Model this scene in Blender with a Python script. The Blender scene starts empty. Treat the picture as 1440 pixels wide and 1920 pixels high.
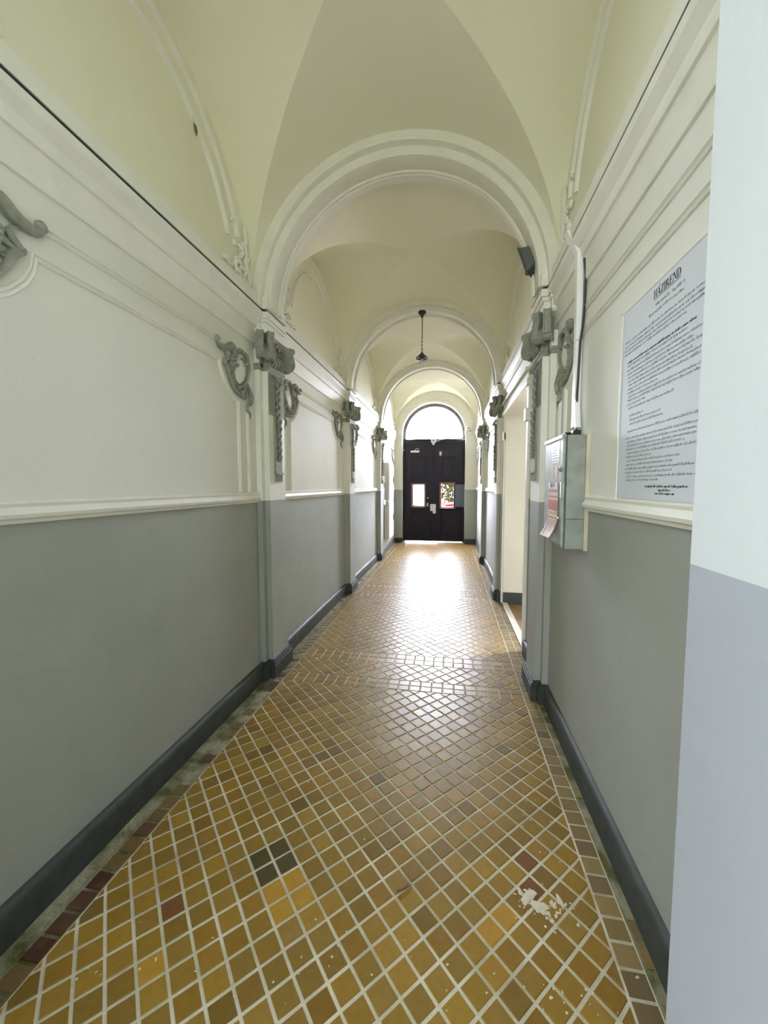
import bpy, bmesh, math, random
from mathutils import Vector, Matrix
random.seed(7)
SC = bpy.context.scene
COL = SC.collection
PI = math.pi

# ------------------------------------------------------------------ camera
cam_d = bpy.data.cameras.new('camera')
cam = bpy.data.objects.new('camera', cam_d)
COL.objects.link(cam)
cam_d.sensor_fit = 'HORIZONTAL'
cam_d.sensor_width = 36.0
cam_d.lens = 727.5 / 1440 * 36.0
cam_d.clip_start = 0.02
_y, _t, _r = 0.168, 0.0688, -0.0012
fw = Vector((-math.sin(_y) * math.cos(_t), math.cos(_y) * math.cos(_t), -math.sin(_t)))
rt = Vector((math.cos(_y), math.sin(_y), 0))
up = rt.cross(fw)
rt, up = rt * math.cos(_r) + up * math.sin(_r), up * math.cos(_r) - rt * math.sin(_r)
cam.matrix_world = Matrix(((rt.x, up.x, -fw.x, 0), (rt.y, up.y, -fw.y, 0), (rt.z, up.z, -fw.z, 1.5), (0, 0, 0, 1)))
SC.camera = cam

# ------------------------------------------------------------------ view + daylight
SC.view_settings.view_transform = 'Standard'
SC.view_settings.look = 'None'
SC.view_settings.gamma = 1
SC.view_settings.use_curve_mapping = False
SC.view_settings.exposure = -0.10
try:
    SC.cycles.max_bounces = 16
    SC.cycles.diffuse_bounces = 12
    SC.cycles.glossy_bounces = 6
    SC.cycles.transmission_bounces = 8
    SC.cycles.sample_clamp_indirect = 8
except Exception:
    pass

STREET = (205.0, 212.0, 250.0)      # open overcast sky over the street (+Y)
COURT = (5.3, 5.75, 6.0)          # sky seen from the courtyard behind (-Y)
SIDE = (1.6, 1.6, 1.4)           # side passage (+X)
COURT_R = (1.2, 1.4, 1.35)      # right-hand part of the yard, shaded by houses
COURT_LOW = (1.5, 1.75, 1.0)     # planted courtyard below the skyline
STREET_LOW = (30, 30, 34.0)

w = bpy.data.worlds.new('overcast_sky')
SC.world = w
w.use_nodes = True
nt = w.node_tree
nt.nodes.clear()
N = lambda t: nt.nodes.new(t)
out = N('ShaderNodeOutputWorld'); bg = N('ShaderNodeBackground'); tc = N('ShaderNodeTexCoord'); sx = N('ShaderNodeSeparateXYZ')
nt.links.new(tc.outputs['Generated'], sx.inputs[0])
def ramp(sock, lo, hi):
    m = N('ShaderNodeMapRange'); nt.links.new(sock, m.inputs[0])
    m.inputs[1].default_value = lo; m.inputs[2].default_value = hi
    return m.outputs[0]
def mixc(fac, a, b):
    m = N('ShaderNodeMix'); m.data_type = 'RGBA'; m.clamp_result = False
    nt.links.new(fac, m.inputs[0])
    for i, v in ((6, a), (7, b)):
        if isinstance(v, tuple): m.inputs[i].default_value = (*v, 1)
        else: nt.links.new(v, m.inputs[i])
    return m.outputs[2]
upf = ramp(sx.outputs[2], -0.03, 0.12)
street = mixc(upf, STREET_LOW, STREET)
court = mixc(upf, COURT_LOW, mixc(ramp(sx.outputs[0], -0.45, 0.45), COURT, COURT_R))
yc = mixc(ramp(sx.outputs[1], 0.02, 0.2), court, street)
allc = mixc(ramp(sx.outputs[0], 0.7, 0.85), yc, SIDE)
nt.links.new(allc, bg.inputs[0]); bg.inputs[1].default_value = 1.0
nt.links.new(bg.outputs[0], out.inputs[0])

# daylight portals: they emit nothing themselves, they only steer sky sampling to the openings
def portal(name, loc, rot, sx_, sy_):
    l = bpy.data.lights.new(name, 'AREA'); l.shape = 'RECTANGLE'; l.size = sx_; l.size_y = sy_
    try: l.cycles.is_portal = True
    except Exception: l.energy = 0
    o = bpy.data.objects.new(name, l); COL.objects.link(o); o.location = loc; o.rotation_euler = rot
portal('courtyard_portal', (-0.377, -0.16, 2.0), (PI / 2, 0, 0), 2.5, 4.1)
portal('fanlight_portal', (-0.42, 10.5, 1.85), (-PI / 2, 0, 0), 1.7, 3.7)
portal('passage_portal', (2.72, 4.45, 1.05), (PI / 2, 0, PI / 2), 0.8, 2.1)

# ------------------------------------------------------------------ constants
X0, W = -0.377, 1.052            # corridor axis and half width
ZR, ZS, ZTOP = 1.385, 2.82, 2.88   # dado line, arch spring, cornice top
def sgn(v): return 1 if v > 0 else -1

# ------------------------------------------------------------------ materials
def mat(name, col, rough=0.8, metal=0.0, var=0.0, vs=3.0, bump=0.0, bs=40.0, col2=None, spec=0.5):
    m = bpy.data.materials.new(name); m.use_nodes = True
    t = m.node_tree; b = t.nodes['Principled BSDF']
    b.inputs['Base Color'].default_value = (*col, 1); b.inputs['Roughness'].default_value = rough
    b.inputs['Metallic'].default_value = metal
    b.inputs['Specular IOR Level'].default_value = spec
    g = t.nodes.new('ShaderNodeNewGeometry')
    if var or col2:
        n = t.nodes.new('ShaderNodeTexNoise'); n.inputs['Scale'].default_value = vs; n.inputs['Detail'].default_value = 6
        t.links.new(g.outputs['Position'], n.inputs['Vector'])
        mr = t.nodes.new('ShaderNodeMapRange'); mr.inputs[1].default_value = 0.35; mr.inputs[2].default_value = 0.65
        t.links.new(n.outputs[0], mr.inputs[0])
        mx = t.nodes.new('ShaderNodeMix'); mx.data_type = 'RGBA'
        t.links.new(mr.outputs[0], mx.inputs[0])
        c2 = col2 or tuple(c * (1 - var) for c in col)
        mx.inputs[6].default_value = (*col, 1); mx.inputs[7].default_value = (*c2, 1)
        t.links.new(mx.outputs[2], b.inputs['Base Color'])
    if bump:
        n = t.nodes.new('ShaderNodeTexNoise'); n.inputs['Scale'].default_value = bs; n.inputs['Detail'].default_value = 4
        t.links.new(g.outputs['Position'], n.inputs['Vector'])
        bp = t.nodes.new('ShaderNodeBump'); bp.inputs['Strength'].default_value = bump; bp.inputs['Distance'].default_value = 0.01
        t.links.new(n.outputs[0], bp.inputs['Height']); t.links.new(bp.outputs[0], b.inputs['Normal'])
    return m
M = {}
M['cream'] = mat('cream_wall_paint', (0.73, 0.725, 0.65), 0.75, var=0.05, vs=2, bump=0.15, bs=25)
M['vault'] = mat('vault_paint', (0.77, 0.755, 0.60), 0.85, var=0.04, vs=1.5, bump=0.12, bs=20)
M['trimw'] = mat('white_moulding_paint', (0.77, 0.76, 0.68), 0.6, var=0.06, vs=8, bump=0.15, bs=40)
M['grey'] = mat('grey_dado_paint', (0.300, 0.314, 0.278), 0.62, var=0.08, vs=2.5, bump=0.15, bs=25)
M['base'] = mat('dark_grey_plinth_paint', (0.046, 0.052, 0.045), 0.55, spec=0.25, var=0.25, vs=12, bump=0.3, bs=18)
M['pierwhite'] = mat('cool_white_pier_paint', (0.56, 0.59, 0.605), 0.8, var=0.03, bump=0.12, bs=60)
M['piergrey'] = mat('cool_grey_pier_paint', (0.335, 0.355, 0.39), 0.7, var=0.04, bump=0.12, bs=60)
M['orn'] = mat('sage_grey_stucco', (0.250, 0.262, 0.205), 0.75, var=0.22, vs=30, bump=0.4, bs=70)
M['cement'] = mat('stained_cement', (0.25, 0.235, 0.155), 0.9, spec=0.1, vs=9, col2=(0.07, 0.075, 0.02), bump=0.8, bs=45)
M['grout'] = mat('pale_grout', (0.54, 0.50, 0.38), 0.9, spec=0.1, vs=5, col2=(0.36, 0.32, 0.22), bump=0.3, bs=120)
M['stone'] = mat('pale_threshold_stone', (0.62, 0.58, 0.48), 0.4, var=0.2, vs=9)
M['passfloor'] = mat('worn_brown_passage_floor', (0.26, 0.16, 0.07), 0.35, var=0.5, vs=5)
M['metal'] = mat('painted_grey_steel', (0.205, 0.225, 0.195), 0.5, 0.0, spec=0.3, vs=14, col2=(0.27, 0.29, 0.25), bump=0.1, bs=10)
M['metalfront'] = mat('worn_steel_door', (0.34, 0.36, 0.32), 0.5, 0.0, spec=0.3, vs=20, col2=(0.22, 0.24, 0.21), bump=0.15, bs=9)
M['chrome'] = mat('bright_steel', (0.75, 0.75, 0.72), 0.22, 1.0)
M['black'] = mat('black_iron', (0.012, 0.012, 0.016), 0.45)
M['crack'] = mat('black_cable_sheath', (0.01, 0.009, 0.008), 0.7)
M['darkmetal'] = mat('floodlight_housing_paint', (0.075, 0.09, 0.08), 0.4, 0.2)
M['paper'] = mat('poster_paper', (0.60, 0.625, 0.67), 0.65, spec=0.25)
M['ink'] = mat('grey_print', (0.27, 0.28, 0.30), 0.6)
M['inkd'] = mat('black_print', (0.015, 0.015, 0.02), 0.6)
M['inkb'] = mat('navy_print', (0.02, 0.015, 0.12), 0.6)
M['white'] = mat('white_plastic', (0.78, 0.78, 0.75), 0.4)
M['wood'] = mat('pale_batten_wood', (0.55, 0.49, 0.36), 0.6, var=0.2, vs=9)
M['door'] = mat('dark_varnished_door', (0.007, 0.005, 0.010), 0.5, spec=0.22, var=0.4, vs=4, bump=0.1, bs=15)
M['doorframe'] = mat('weathered_door_frame', (0.10, 0.085, 0.085), 0.5, var=0.3, vs=8)
M['doorred'] = mat('red_brown_door_wood', (0.12, 0.035, 0.02), 0.4)
M['cab'] = mat('beige_cabinet_paint', (0.74, 0.72, 0.68), 0.5, var=0.1)
M['red'] = mat('red_print', (0.36, 0.055, 0.032), 0.55)
M['orange'] = mat('orange_brown_print', (0.30, 0.145, 0.065), 0.55)
M['pink'] = mat('pale_pink_paper', (0.62, 0.47, 0.40), 0.55)
M['olive'] = mat('mustard_print', (0.42, 0.36, 0.08), 0.55)
M['leaf'] = mat('dry_leaf', (0.12, 0.09, 0.02), 0.7, var=0.4, vs=90)
M['splash'] = mat('dried_white_paint', (0.44, 0.40, 0.28), 0.6)
M['paving'] = mat('courtyard_paving', (0.30, 0.29, 0.24), 0.8, var=0.3)
M['foliage'] = mat('street_foliage', (0.0085, 0.0105, 0.0011), 0.9, spec=0.0, vs=6, col2=(0.016, 0.016, 0.004))
M['carred'] = mat('red_car_paint', (0.020, 0.0012, 0.005), 0.9, spec=0.02)
M['tyre'] = mat('black_rubber', (0.02, 0.02, 0.02), 0.8)
def glass(name, col=(1, 1, 1), rough=0.0, tint=1.0):
    m = bpy.data.materials.new(name); m.use_nodes = True
    t = m.node_tree; t.nodes.clear()
    o = t.nodes.new('ShaderNodeOutputMaterial'); mx = t.nodes.new('ShaderNodeMixShader')
    tr = t.nodes.new('ShaderNodeBsdfTransparent'); tr.inputs[0].default_value = (*col, 1)
    gl = t.nodes.new('ShaderNodeBsdfGlossy'); gl.inputs['Roughness'].default_value = rough
    lw = t.nodes.new('ShaderNodeLayerWeight'); lw.inputs[0].default_value = 0.5
    pw = t.nodes.new('ShaderNodeMath'); pw.operation = 'POWER'; pw.inputs[1].default_value = 4.0; t.links.new(lw.outputs['Facing'], pw.inputs[0])
    fr = t.nodes.new('ShaderNodeMapRange'); t.links.new(pw.outputs[0], fr.inputs[0]); fr.inputs[3].default_value = 0.04; fr.inputs[4].default_value = 0.7
    t.links.new(fr.outputs[0], mx.inputs[0]); t.links.new(tr.outputs[0], mx.inputs[1]); t.links.new(gl.outputs[0], mx.inputs[2])
    t.links.new(mx.outputs[0], o.inputs[0])
    return m
M['glass'] = glass('clear_glass', (0.97, 0.98, 0.98))
M['darkglass'] = mat('dark_opaque_glass', (0.045, 0.05, 0.06), 0.12)  # opaque pane in one even dark blue-grey
M['lampglass'] = glass('lamp_glass', (0.97, 0.97, 0.96), 0.05)
M['bulb'] = mat('unlit_milky_bulb', (0.66, 0.68, 0.64), 0.3)
def tilemat():
    m = bpy.data.materials.new('glazed_ochre_tiles'); m.use_nodes = True
    t = m.node_tree; b = t.nodes['Principled BSDF']; b.inputs['Specular IOR Level'].default_value = 0.24
    a = t.nodes.new('ShaderNodeAttribute'); a.attribute_name = 'tile_tint'
    g = t.nodes.new('ShaderNodeNewGeometry')
    n = t.nodes.new('ShaderNodeTexNoise'); n.inputs['Scale'].default_value = 45; n.inputs['Detail'].default_value = 5
    t.links.new(g.outputs['Position'], n.inputs['Vector'])
    mr = t.nodes.new('ShaderNodeMapRange'); mr.inputs[1].default_value = 0.3; mr.inputs[2].default_value = 0.7; mr.inputs[3].default_value = 0.92; mr.inputs[4].default_value = 1.07
    t.links.new(n.outputs[0], mr.inputs[0])
    v = t.nodes.new('ShaderNodeVectorMath'); v.operation = 'SCALE'
    t.links.new(a.outputs['Color'], v.inputs[0]); t.links.new(mr.outputs[0], v.inputs['Scale'])
    # pale worn scuffs
    n2 = t.nodes.new('ShaderNodeTexNoise'); n2.inputs['Scale'].default_value = 3.2; n2.inputs['Detail'].default_value = 9; n2.inputs['Roughness'].default_value = 0.7
    t.links.new(g.outputs['Position'], n2.inputs['Vector'])
    m2 = t.nodes.new('ShaderNodeMapRange'); m2.inputs[1].default_value = 0.56; m2.inputs[2].default_value = 0.80; m2.inputs[4].default_value = 0.25
    t.links.new(n2.outputs[0], m2.inputs[0])
    mx = t.nodes.new('ShaderNodeMix'); mx.data_type = 'RGBA'
    t.links.new(m2.outputs[0], mx.inputs[0]); t.links.new(v.outputs[0], mx.inputs[6]); mx.inputs[7].default_value = (0.30, 0.25, 0.16, 1)
    t.links.new(mx.outputs[2], b.inputs['Base Color'])
    rr = t.nodes.new('ShaderNodeMapRange'); rr.inputs[3].default_value = 0.29; rr.inputs[4].default_value = 0.42
    t.links.new(n.outputs[0], rr.inputs[0]); t.links.new(rr.outputs[0], b.inputs['Roughness'])
    bp = t.nodes.new('ShaderNodeBump'); bp.inputs['Strength'].default_value = 0.12; bp.inputs['Distance'].default_value = 0.004
    n3 = t.nodes.new('ShaderNodeTexNoise'); n3.inputs['Scale'].default_value = 25
    t.links.new(g.outputs['Position'], n3.inputs['Vector']); t.links.new(n3.outputs[0], bp.inputs['Height']); t.links.new(bp.outputs[0], b.inputs['Normal'])
    return m
M['tile'] = tilemat()

# ------------------------------------------------------------------ mesh helpers
class MB:
    def __init__(s): s.v = []; s.f = []; s.m = []; s.cols = None
    def add(s, vs, fs, mi=0):
        k = len(s.v); s.v += [tuple(v) for v in vs]; s.f += [tuple(i + k for i in f) for f in fs]; s.m += [mi] * len(fs); return s
    def box(s, x0, x1, y0, y1, z0, z1, mi=0):
        return s.add([(x0, y0, z0), (x1, y0, z0), (x1, y1, z0), (x0, y1, z0), (x0, y0, z1), (x1, y0, z1), (x1, y1, z1), (x0, y1, z1)],
                     [(0, 3, 2, 1), (4, 5, 6, 7), (0, 1, 5, 4), (1, 2, 6, 5), (2, 3, 7, 6), (3, 0, 4, 7)], mi)
    def tube(s, pts, r, n=8, closed=False, mi=0, flat=None):
        pts = [Vector(p) for p in pts]; L = len(pts); rings = []
        prev = None
        for i, p in enumerate(pts):
            a = pts[i - 1] if (i or closed) else p; b = pts[(i + 1) % L] if (i < L - 1 or closed) else p
            d = (b - a).normalized() if (b - a).length > 1e-9 else Vector((0, 0, 1))
            if prev is None:
                u = d.cross(Vector((0, 0, 1)));
                if u.length < 0.1: u = d.cross(Vector((1, 0, 0)))
                u.normalize()
            else:
                u = prev - d * prev.dot(d)
                if u.length < 1e-6: u = d.cross(Vector((1, 0, 0)))
                u.normalize()
            prev = u; v = d.cross(u)
            rr = r[i] if isinstance(r, (list, tuple)) else r
            ring = []
            for k in range(n):
                q = u * math.cos(2 * PI * k / n) * rr + v * math.sin(2 * PI * k / n) * rr
                ring.append(p + q)
            rings.append(ring)
        vs = [q for ring in rings for q in ring]; fs = []
        for i in range(L if closed else L - 1):
            j = (i + 1) % L
            for k in range(n):
                fs.append((i * n + k, i * n + (k + 1) % n, j * n + (k + 1) % n, j * n + k))
        if not closed:
            fs.append(tuple(range(n))[::-1]); fs.append(tuple((L - 1) * n + k for k in range(n)))
        return s.add(vs, fs, mi)
    def lathe(s, prof, c=(0, 0, 0), n=24, mi=0, axis='z'):
        vs = []; fs = []
        for (r, z) in prof:
            for k in range(n):
                a = 2 * PI * k / n
                p = (r * math.cos(a), r * math.sin(a), z)
                if axis == 'x': p = (z, r * math.cos(a), r * math.sin(a))
                if axis == 'y': p = (r * math.cos(a), z, r * math.sin(a))
                vs.append((c[0] + p[0], c[1] + p[1], c[2] + p[2]))
        for i in range(len(prof) - 1):
            for k in range(n):
                fs.append((i * n + k, i * n + (k + 1) % n, (i + 1) * n + (k + 1) % n, (i + 1) * n + k))
        fs.append(tuple(range(n))[::-1]); fs.append(tuple((len(prof) - 1) * n + k for k in range(n)))
        return s.add(vs, fs, mi)
    def prism(s, poly, fn, a, b, mi=0):
        """poly of 2D points, fn(u,v,t)->3D, extruded t from a to b"""
        n = len(poly)
        vs = [fn(u, v, a) for u, v in poly] + [fn(u, v, b) for u, v in poly]
        fs = [tuple(range(n))[::-1], tuple(range(n, 2 * n))] + [(i, (i + 1) % n, n + (i + 1) % n, n + i) for i in range(n)]
        return s.add(vs, fs, mi)
    def sweep(s, path, prof, fn, closed=False, mi=0):
        """path in a plane (y,z); prof list of (offset across, depth) closed polygon; fn(depth,y,z)"""
        P = [Vector(p) for p in path]; L = len(P); vs = []; n = len(prof)
        for i, p in enumerate(P):
            a = P[i - 1] if (i or closed) else None; b = P[(i + 1) % L] if (i < L - 1 or closed) else None
            d1 = (p - a).normalized() if a is not None else (b - p).normalized()
            d2 = (b - p).normalized() if b is not None else d1
            n1 = Vector((-d1.y, d1.x)); n2 = Vector((-d2.y, d2.x)); nn = (n1 + n2)
            nn = nn.normalized() if nn.length > 1e-6 else n1
            k = 1 / max(0.35, nn.dot(n1))
            for (o, dp) in prof:
                q = p + nn * o * k; vs.append(fn(dp, q.x, q.y))
        fs = []
        for i in range(L if closed else L - 1):
            j = (i + 1) % L
            for k in range(n): fs.append((i * n + k, i * n + (k + 1) % n, j * n + (k + 1) % n, j * n + k))
        if not closed: fs.append(tuple(range(n))); fs.append(tuple((L - 1) * n + k for k in range(n))[::-1])
        return s.add(vs, fs, mi)
    def build(s, name, mats, parent=None, smooth=False, bevel=0.0, angle=40):
        me = bpy.data.meshes.new(name); me.from_pydata(s.v, [], s.f)
        for m_ in (mats if isinstance(mats, (list, tuple)) else [mats]): me.materials.append(M[m_] if isinstance(m_, str) else m_)
        for p, i in zip(me.polygons, s.m): p.material_index = i
        bm = bmesh.new(); bm.from_mesh(me)
        bmesh.ops.recalc_face_normals(bm, faces=bm.faces[:])
        if bevel:
            es = [e for e in bm.edges if len(e.link_faces) == 2 and e.calc_face_angle(0) > math.radians(50)]
            bmesh.ops.bevel(bm, geom=es, offset=bevel, segments=2, affect='EDGES', profile=0.5, clamp_overlap=True)
        bm.to_mesh(me); bm.free()
        if smooth:
            for p in me.polygons: p.use_smooth = True
            try: me.set_sharp_from_angle(angle=math.radians(angle))
            except Exception: pass
        o = bpy.data.objects.new(name, me); COL.objects.link(o)
        if parent: o.parent = parent
        return o
def thing(name, label, cat, loc=(0, 0, 0), rz=0, group=None):
    o = bpy.data.objects.new(name, None); COL.objects.link(o); o.empty_display_size = 0.1
    o.location = loc; o.rotation_euler = (0, 0, rz); o['label'] = label; o['category'] = cat
    if group: o['group'] = group
    return o
def tag(o, label, cat, group=None):
    o['label'] = label; o['category'] = cat
    if group: o['group'] = group
    return o
def struct(o, label=None):
    o['kind'] = 'structure'
    if label: o['label'] = label
    return o
def copy_tree(o, parent=None):
    c = o.copy(); COL.objects.link(c)
    if parent: c.parent = parent
    for ch in list(o.children):
        copy_tree(ch, c)
    return c
def side(s):
    """wall coordinates (depth, y, z) of the left (s=-1) or right (s=1) wall"""
    return lambda d, y, z: (X0 + s * (W - d), y, z)

P_NEAR = [2.72, 5.12, 7.52]            # near edge of each pair of pilasters
BAYS = [(0.72, 2.72), (3.10, 5.12), (5.50, 7.52), (7.90, 10.05)]
DOOR_Y = (3.60, 5.05); DOOR_Z = 2.355

# ================================================================== STRUCTURE
# ---- floor: tiled field laid diagonally, plain bands, border rows, cement margins
def clip(poly, x0, x1, y0, y1):
    def cut(ps, f, g):
        r = []
        for i in range(len(ps)):
            a, b = ps[i - 1], ps[i]; fa, fb = f(a), f(b)
            if fa >= 0: 
                if fb >= 0: r.append(b)
                else: r.append(g(a, b))
            elif fb >= 0: r.append(g(a, b)); r.append(b)
        return r
    def mk(ax, c, sg):
        f = lambda p: sg * (p[ax] - c)
        def g(a, b):
            t = (c - a[ax]) / (b[ax] - a[ax]); return (a[0] + (b[0] - a[0]) * t, a[1] + (b[1] - a[1]) * t)
        return f, g
    for ax, c, sg in ((0, x0, 1), (0, x1, -1), (1, y0, 1), (1, y1, -1)):
        if len(poly) < 3: return []
        poly = cut(poly, *mk(ax, c, sg))
    return poly
def area(p): return abs(sum(p[i - 1][0] * p[i][1] - p[i][0] * p[i - 1][1] for i in range(len(p)))) / 2
OLIVE = [(-0.756, 1.368), (-0.69, 1.414), (-0.627, 1.378), (-0.682, 1.303)]
BRIGHT = [(-0.577, 1.311), (-0.631, 1.242), (-0.531, 1.25), (-0.571, 1.18), (0.193, 1.309), (-0.911, 0.912), (-0.911, 0.963), (0.14, 1.26)]
REDDISH = [(-0.977, 1.138), (0.384, 1.526), (0.327, 1.442), (0.325, 1.538), (-1.142, 2.23), (-1.028, 2.139)]
def tint(c, border=False):
    near = lambda L: any((c[0] - a) ** 2 + (c[1] - b) ** 2 < 0.036 ** 2 for a, b in L)
    k = random.uniform(0.84, 1.14)
    if border:
        return [v * k for v in random.choice([(0.085, 0.045, 0.022), (0.12, 0.075, 0.03), (0.13, 0.09, 0.035), (0.06, 0.027, 0.015)])] if c[0] < -0.5 and c[1] < 3 \
            else [v * k for v in random.choice([(0.17, 0.12, 0.045), (0.13, 0.09, 0.04), (0.19, 0.13, 0.05)])]
    if near(OLIVE): return (0.06, 0.044, 0.013)
    if near(BRIGHT): return (0.29, 0.16, 0.02)
    if near(REDDISH): return (0.13, 0.055, 0.018)
    base = random.choice([(0.185, 0.110, 0.017), (0.20, 0.118, 0.017), (0.175, 0.106, 0.019), (0.19, 0.105, 0.014), (0.165, 0.096, 0.017), (0.205, 0.118, 0.016)])
    if random.random() < 0.05: k *= 0.78
    return [v * k for v in base]
FB = MB(); FCOL = []
def add_tile(poly, border=False):
    cx = sum(p[0] for p in poly) / len(poly); cy = sum(p[1] for p in poly) / len(poly)
    a = area(poly)
    if a < 0.0004: return
    def inset(d):
        r = []
        n = len(poly); s_ = 1 if sum(poly[i - 1][0] * poly[i][1] - poly[i][0] * poly[i - 1][1] for i in range(n)) > 0 else -1
        for i in range(n):
            p0, p1, p2 = poly[i - 1], poly[i], poly[(i + 1) % n]
            d1 = Vector((p1[0] - p0[0], p1[1] - p0[1])).normalized(); d2 = Vector((p2[0] - p1[0], p2[1] - p1[1])).normalized()
            n1 = Vector((-d1.y, d1.x)) * s_; n2 = Vector((-d2.y, d2.x)) * s_
            m_ = n1 + n2
            if m_.length < 1e-6: m_ = n1
            m_.normalize(); k = 1 / max(0.5, m_.dot(n1))
            r.append((p1[0] + m_.x * d * k, p1[1] + m_.y * d * k))
        return r
    o = inset(0.0042 + random.uniform(-0.0006, 0.0008)); t = inset(0.0068)
    ta, tb = random.gauss(0, 0.006), random.gauss(0, 0.006); h = random.uniform(-0.0004, 0.0004)
    zt = lambda p, b: b + h + (p[0] - cx) * ta + (p[1] - cy) * tb
    n = len(poly); c = tint((cx, cy), border)
    FB.add([(p[0], p[1], zt(p, -0.0040)) for p in o] + [(p[0], p[1], zt(p, 0.0)) for p in t],
           [tuple(range(n, 2 * n))] + [(i, (i + 1) % n, n + (i + 1) % n, n + i) for i in range(n)], 1)
    FCOL.extend([c] * (n + 1))
FX0, FX1 = -1.262, 0.532
bands = [(2.738, 2.877), (3.153, 3.325), (5.10, 5.25), (5.53, 5.68), (7.52, 7.67), (7.95, 8.10)]
edges = [-0.1] + [v for b in bands for v in b] + [10.22]
fields = [(edges[i], edges[i + 1]) for i in range(0, len(edges), 2)]
g = 0.0785; e1 = Vector((math.sqrt(.5), math.sqrt(.5))) * g; e2 = Vector((-math.sqrt(.5), math.sqrt(.5))) * g
org = Vector((-0.294, 1.307))
for y0, y1 in fields:
    for i in range(-40, 150):
        for j in range(-60, 140):
            c = org + e1 * i + e2 * j
            if not (FX0 - 0.1 < c.x < FX1 + 0.1 and y0 - 0.12 < c.y < y1 + 0.12): continue
            poly = [tuple(c), tuple(c + e1), tuple(c + e1 + e2), tuple(c + e2)]
            poly = clip(poly, FX0, FX1, y0, y1)
            if len(poly) >= 3: add_tile(poly)
for y0, y1 in bands:
    h = (y1 - y0) / 2; x = FX0
    nx = round((FX1 - FX0) / 0.0826); px_ = (FX1 - FX0) / nx
    for r_ in range(2):
        for i in range(nx):
            add_tile([(FX0 + i * px_, y0 + r_ * h), (FX0 + (i + 1) * px_, y0 + r_ * h), (FX0 + (i + 1) * px_, y0 + (r_ + 1) * h), (FX0 + i * px_, y0 + (r_ + 1) * h)])
for xa, xb in ((-1.338, FX0), (FX1, 0.612)):
    y = -0.05
    while y < 10.2:
        if xa > 0 or not (1.35 < y < 3.2 and random.random() < 0.55): add_tile([(xa, y), (xb, y), (xb, y + 0.0745), (xa, y + 0.0745)], True)
        y += 0.0745
y = 1.0
while y < 10.0:      # second, broken row on the right
    if random.random() < (0.45 if y < 3 else 0.9) and not 2.6 < y < 3.2: add_tile([(0.612, y), (0.668, y), (0.668, y + 0.0745), (0.612, y + 0.0745)], True)
    y += 0.0745
y = 3.2
while y < 10.0:
    if random.random() < 0.7: add_tile([(-1.40, y), (-1.338, y), (-1.338, y + 0.0745), (-1.40, y + 0.0745)], True)
    y += 0.0745
FB.box(-1.262, 0.612, -0.15, 10.24, -0.05, -0.0030, 0)
FB.box(-1.345, -1.262, -0.15, 10.24, -0.05, -0.0032, 2)
FB.box(-1.46, -1.345, -0.15, 10.24, -0.05, -0.0005, 2)
FB.box(0.612, 0.70, -0.15, 10.24, -0.05, -0.0018, 2)
FCOL.extend([(0.3, 0.3, 0.3)] * 24)
me = bpy.data.meshes.new('floor'); me.from_pydata(FB.v, [], FB.f)
for k in ('grout', 'tile', 'cement'): me.materials.append(M[k])
ca = me.color_attributes.new('tile_tint', 'FLOAT_COLOR', 'CORNER')
for p, mi, c in zip(me.polygons, FB.m, FCOL):
    p.material_index = mi
    for li in p.loop_indices: ca.data[li].color = (*c, 1)
floor = bpy.data.objects.new('floor', me); COL.objects.link(floor); struct(floor)

# ---- side walls (two paint colours, real faces split at the dado line)
def wall_faces(mb, s, y0, y1, z0, z1, mi, t=0.25):
    xa = X0 + s * W; xb = X0 + s * (W + t)
    mb.box(min(xa, xb), max(xa, xb), y0, y1, z0, z1, mi)
for s, nm in ((-1, 'wall_left'), (1, 'wall_right')):
    mb = MB()
    if s < 0:
        wall_faces(mb, s, -0.1, 10.5, -0.05, ZR, 1); wall_faces(mb, s, -0.1, 10.5, ZR, 2.86, 0); wall_faces(mb, s, -0.1, 10.5, 2.86, 4.1, 2)
    else:
        for a, b in ((-0.1, DOOR_Y[0]), (DOOR_Y[1], 10.5)):
            wall_faces(mb, s, a, b, -0.05, ZR, 1); wall_faces(mb, s, a, b, ZR, DOOR_Z, 0)
        wall_faces(mb, s, -0.1, 10.5, DOOR_Z, 2.86, 0); wall_faces(mb, s, -0.1, 10.5, 2.86, 4.1, 2)
    struct(mb.build(nm, ['cream', 'grey', 'vault']))

# ---- side passage behind the doorway
mb = MB()
mb.box(0.925, 2.7, DOOR_Y[1] + 0.03, DOOR_Y[1] + 0.2, -0.05, 2.8, 0)
mb.box(0.925, 2.7, DOOR_Y[0] - 0.2, DOOR_Y[0] - 0.03, -0.05, 2.8, 0)
mb.box(0.925, 2.7, DOOR_Y[0] - 0.2, DOOR_Y[1] + 0.2, 2.6, 2.8, 0)
mb.box(2.6, 2.7, DOOR_Y[0] - 0.2, DOOR_Y[0] + 0.45, -0.05, 2.8, 0); mb.box(2.6, 2.7, DOOR_Y[1] - 0.2, DOOR_Y[1] + 0.2, -0.05, 2.8, 0); mb.box(2.6, 2.7, DOOR_Y[0], DOOR_Y[1], 2.1, 2.8, 0)  # unseen end wall with an opening, added to cut the daylight in the passage
struct(mb.build('wall_passage', ['cream']))
mb = MB(); mb.box(0.925, 2.7, DOOR_Y[1] + 0.015, DOOR_Y[1] + 0.03, 0.0, 0.14); mb.box(0.68, 0.925, DOOR_Y[1] - 0.018, DOOR_Y[1] - 0.004, 0.0, 0.14)
struct(mb.build('baseboard_passage', 'base', bevel=0.004))
mb = MB(); mb.box(0.70, 2.7, DOOR_Y[0] - 0.03, DOOR_Y[1] + 0.03, -0.06, -0.004)
struct(mb.build('floor_passage', 'passfloor'))
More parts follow.
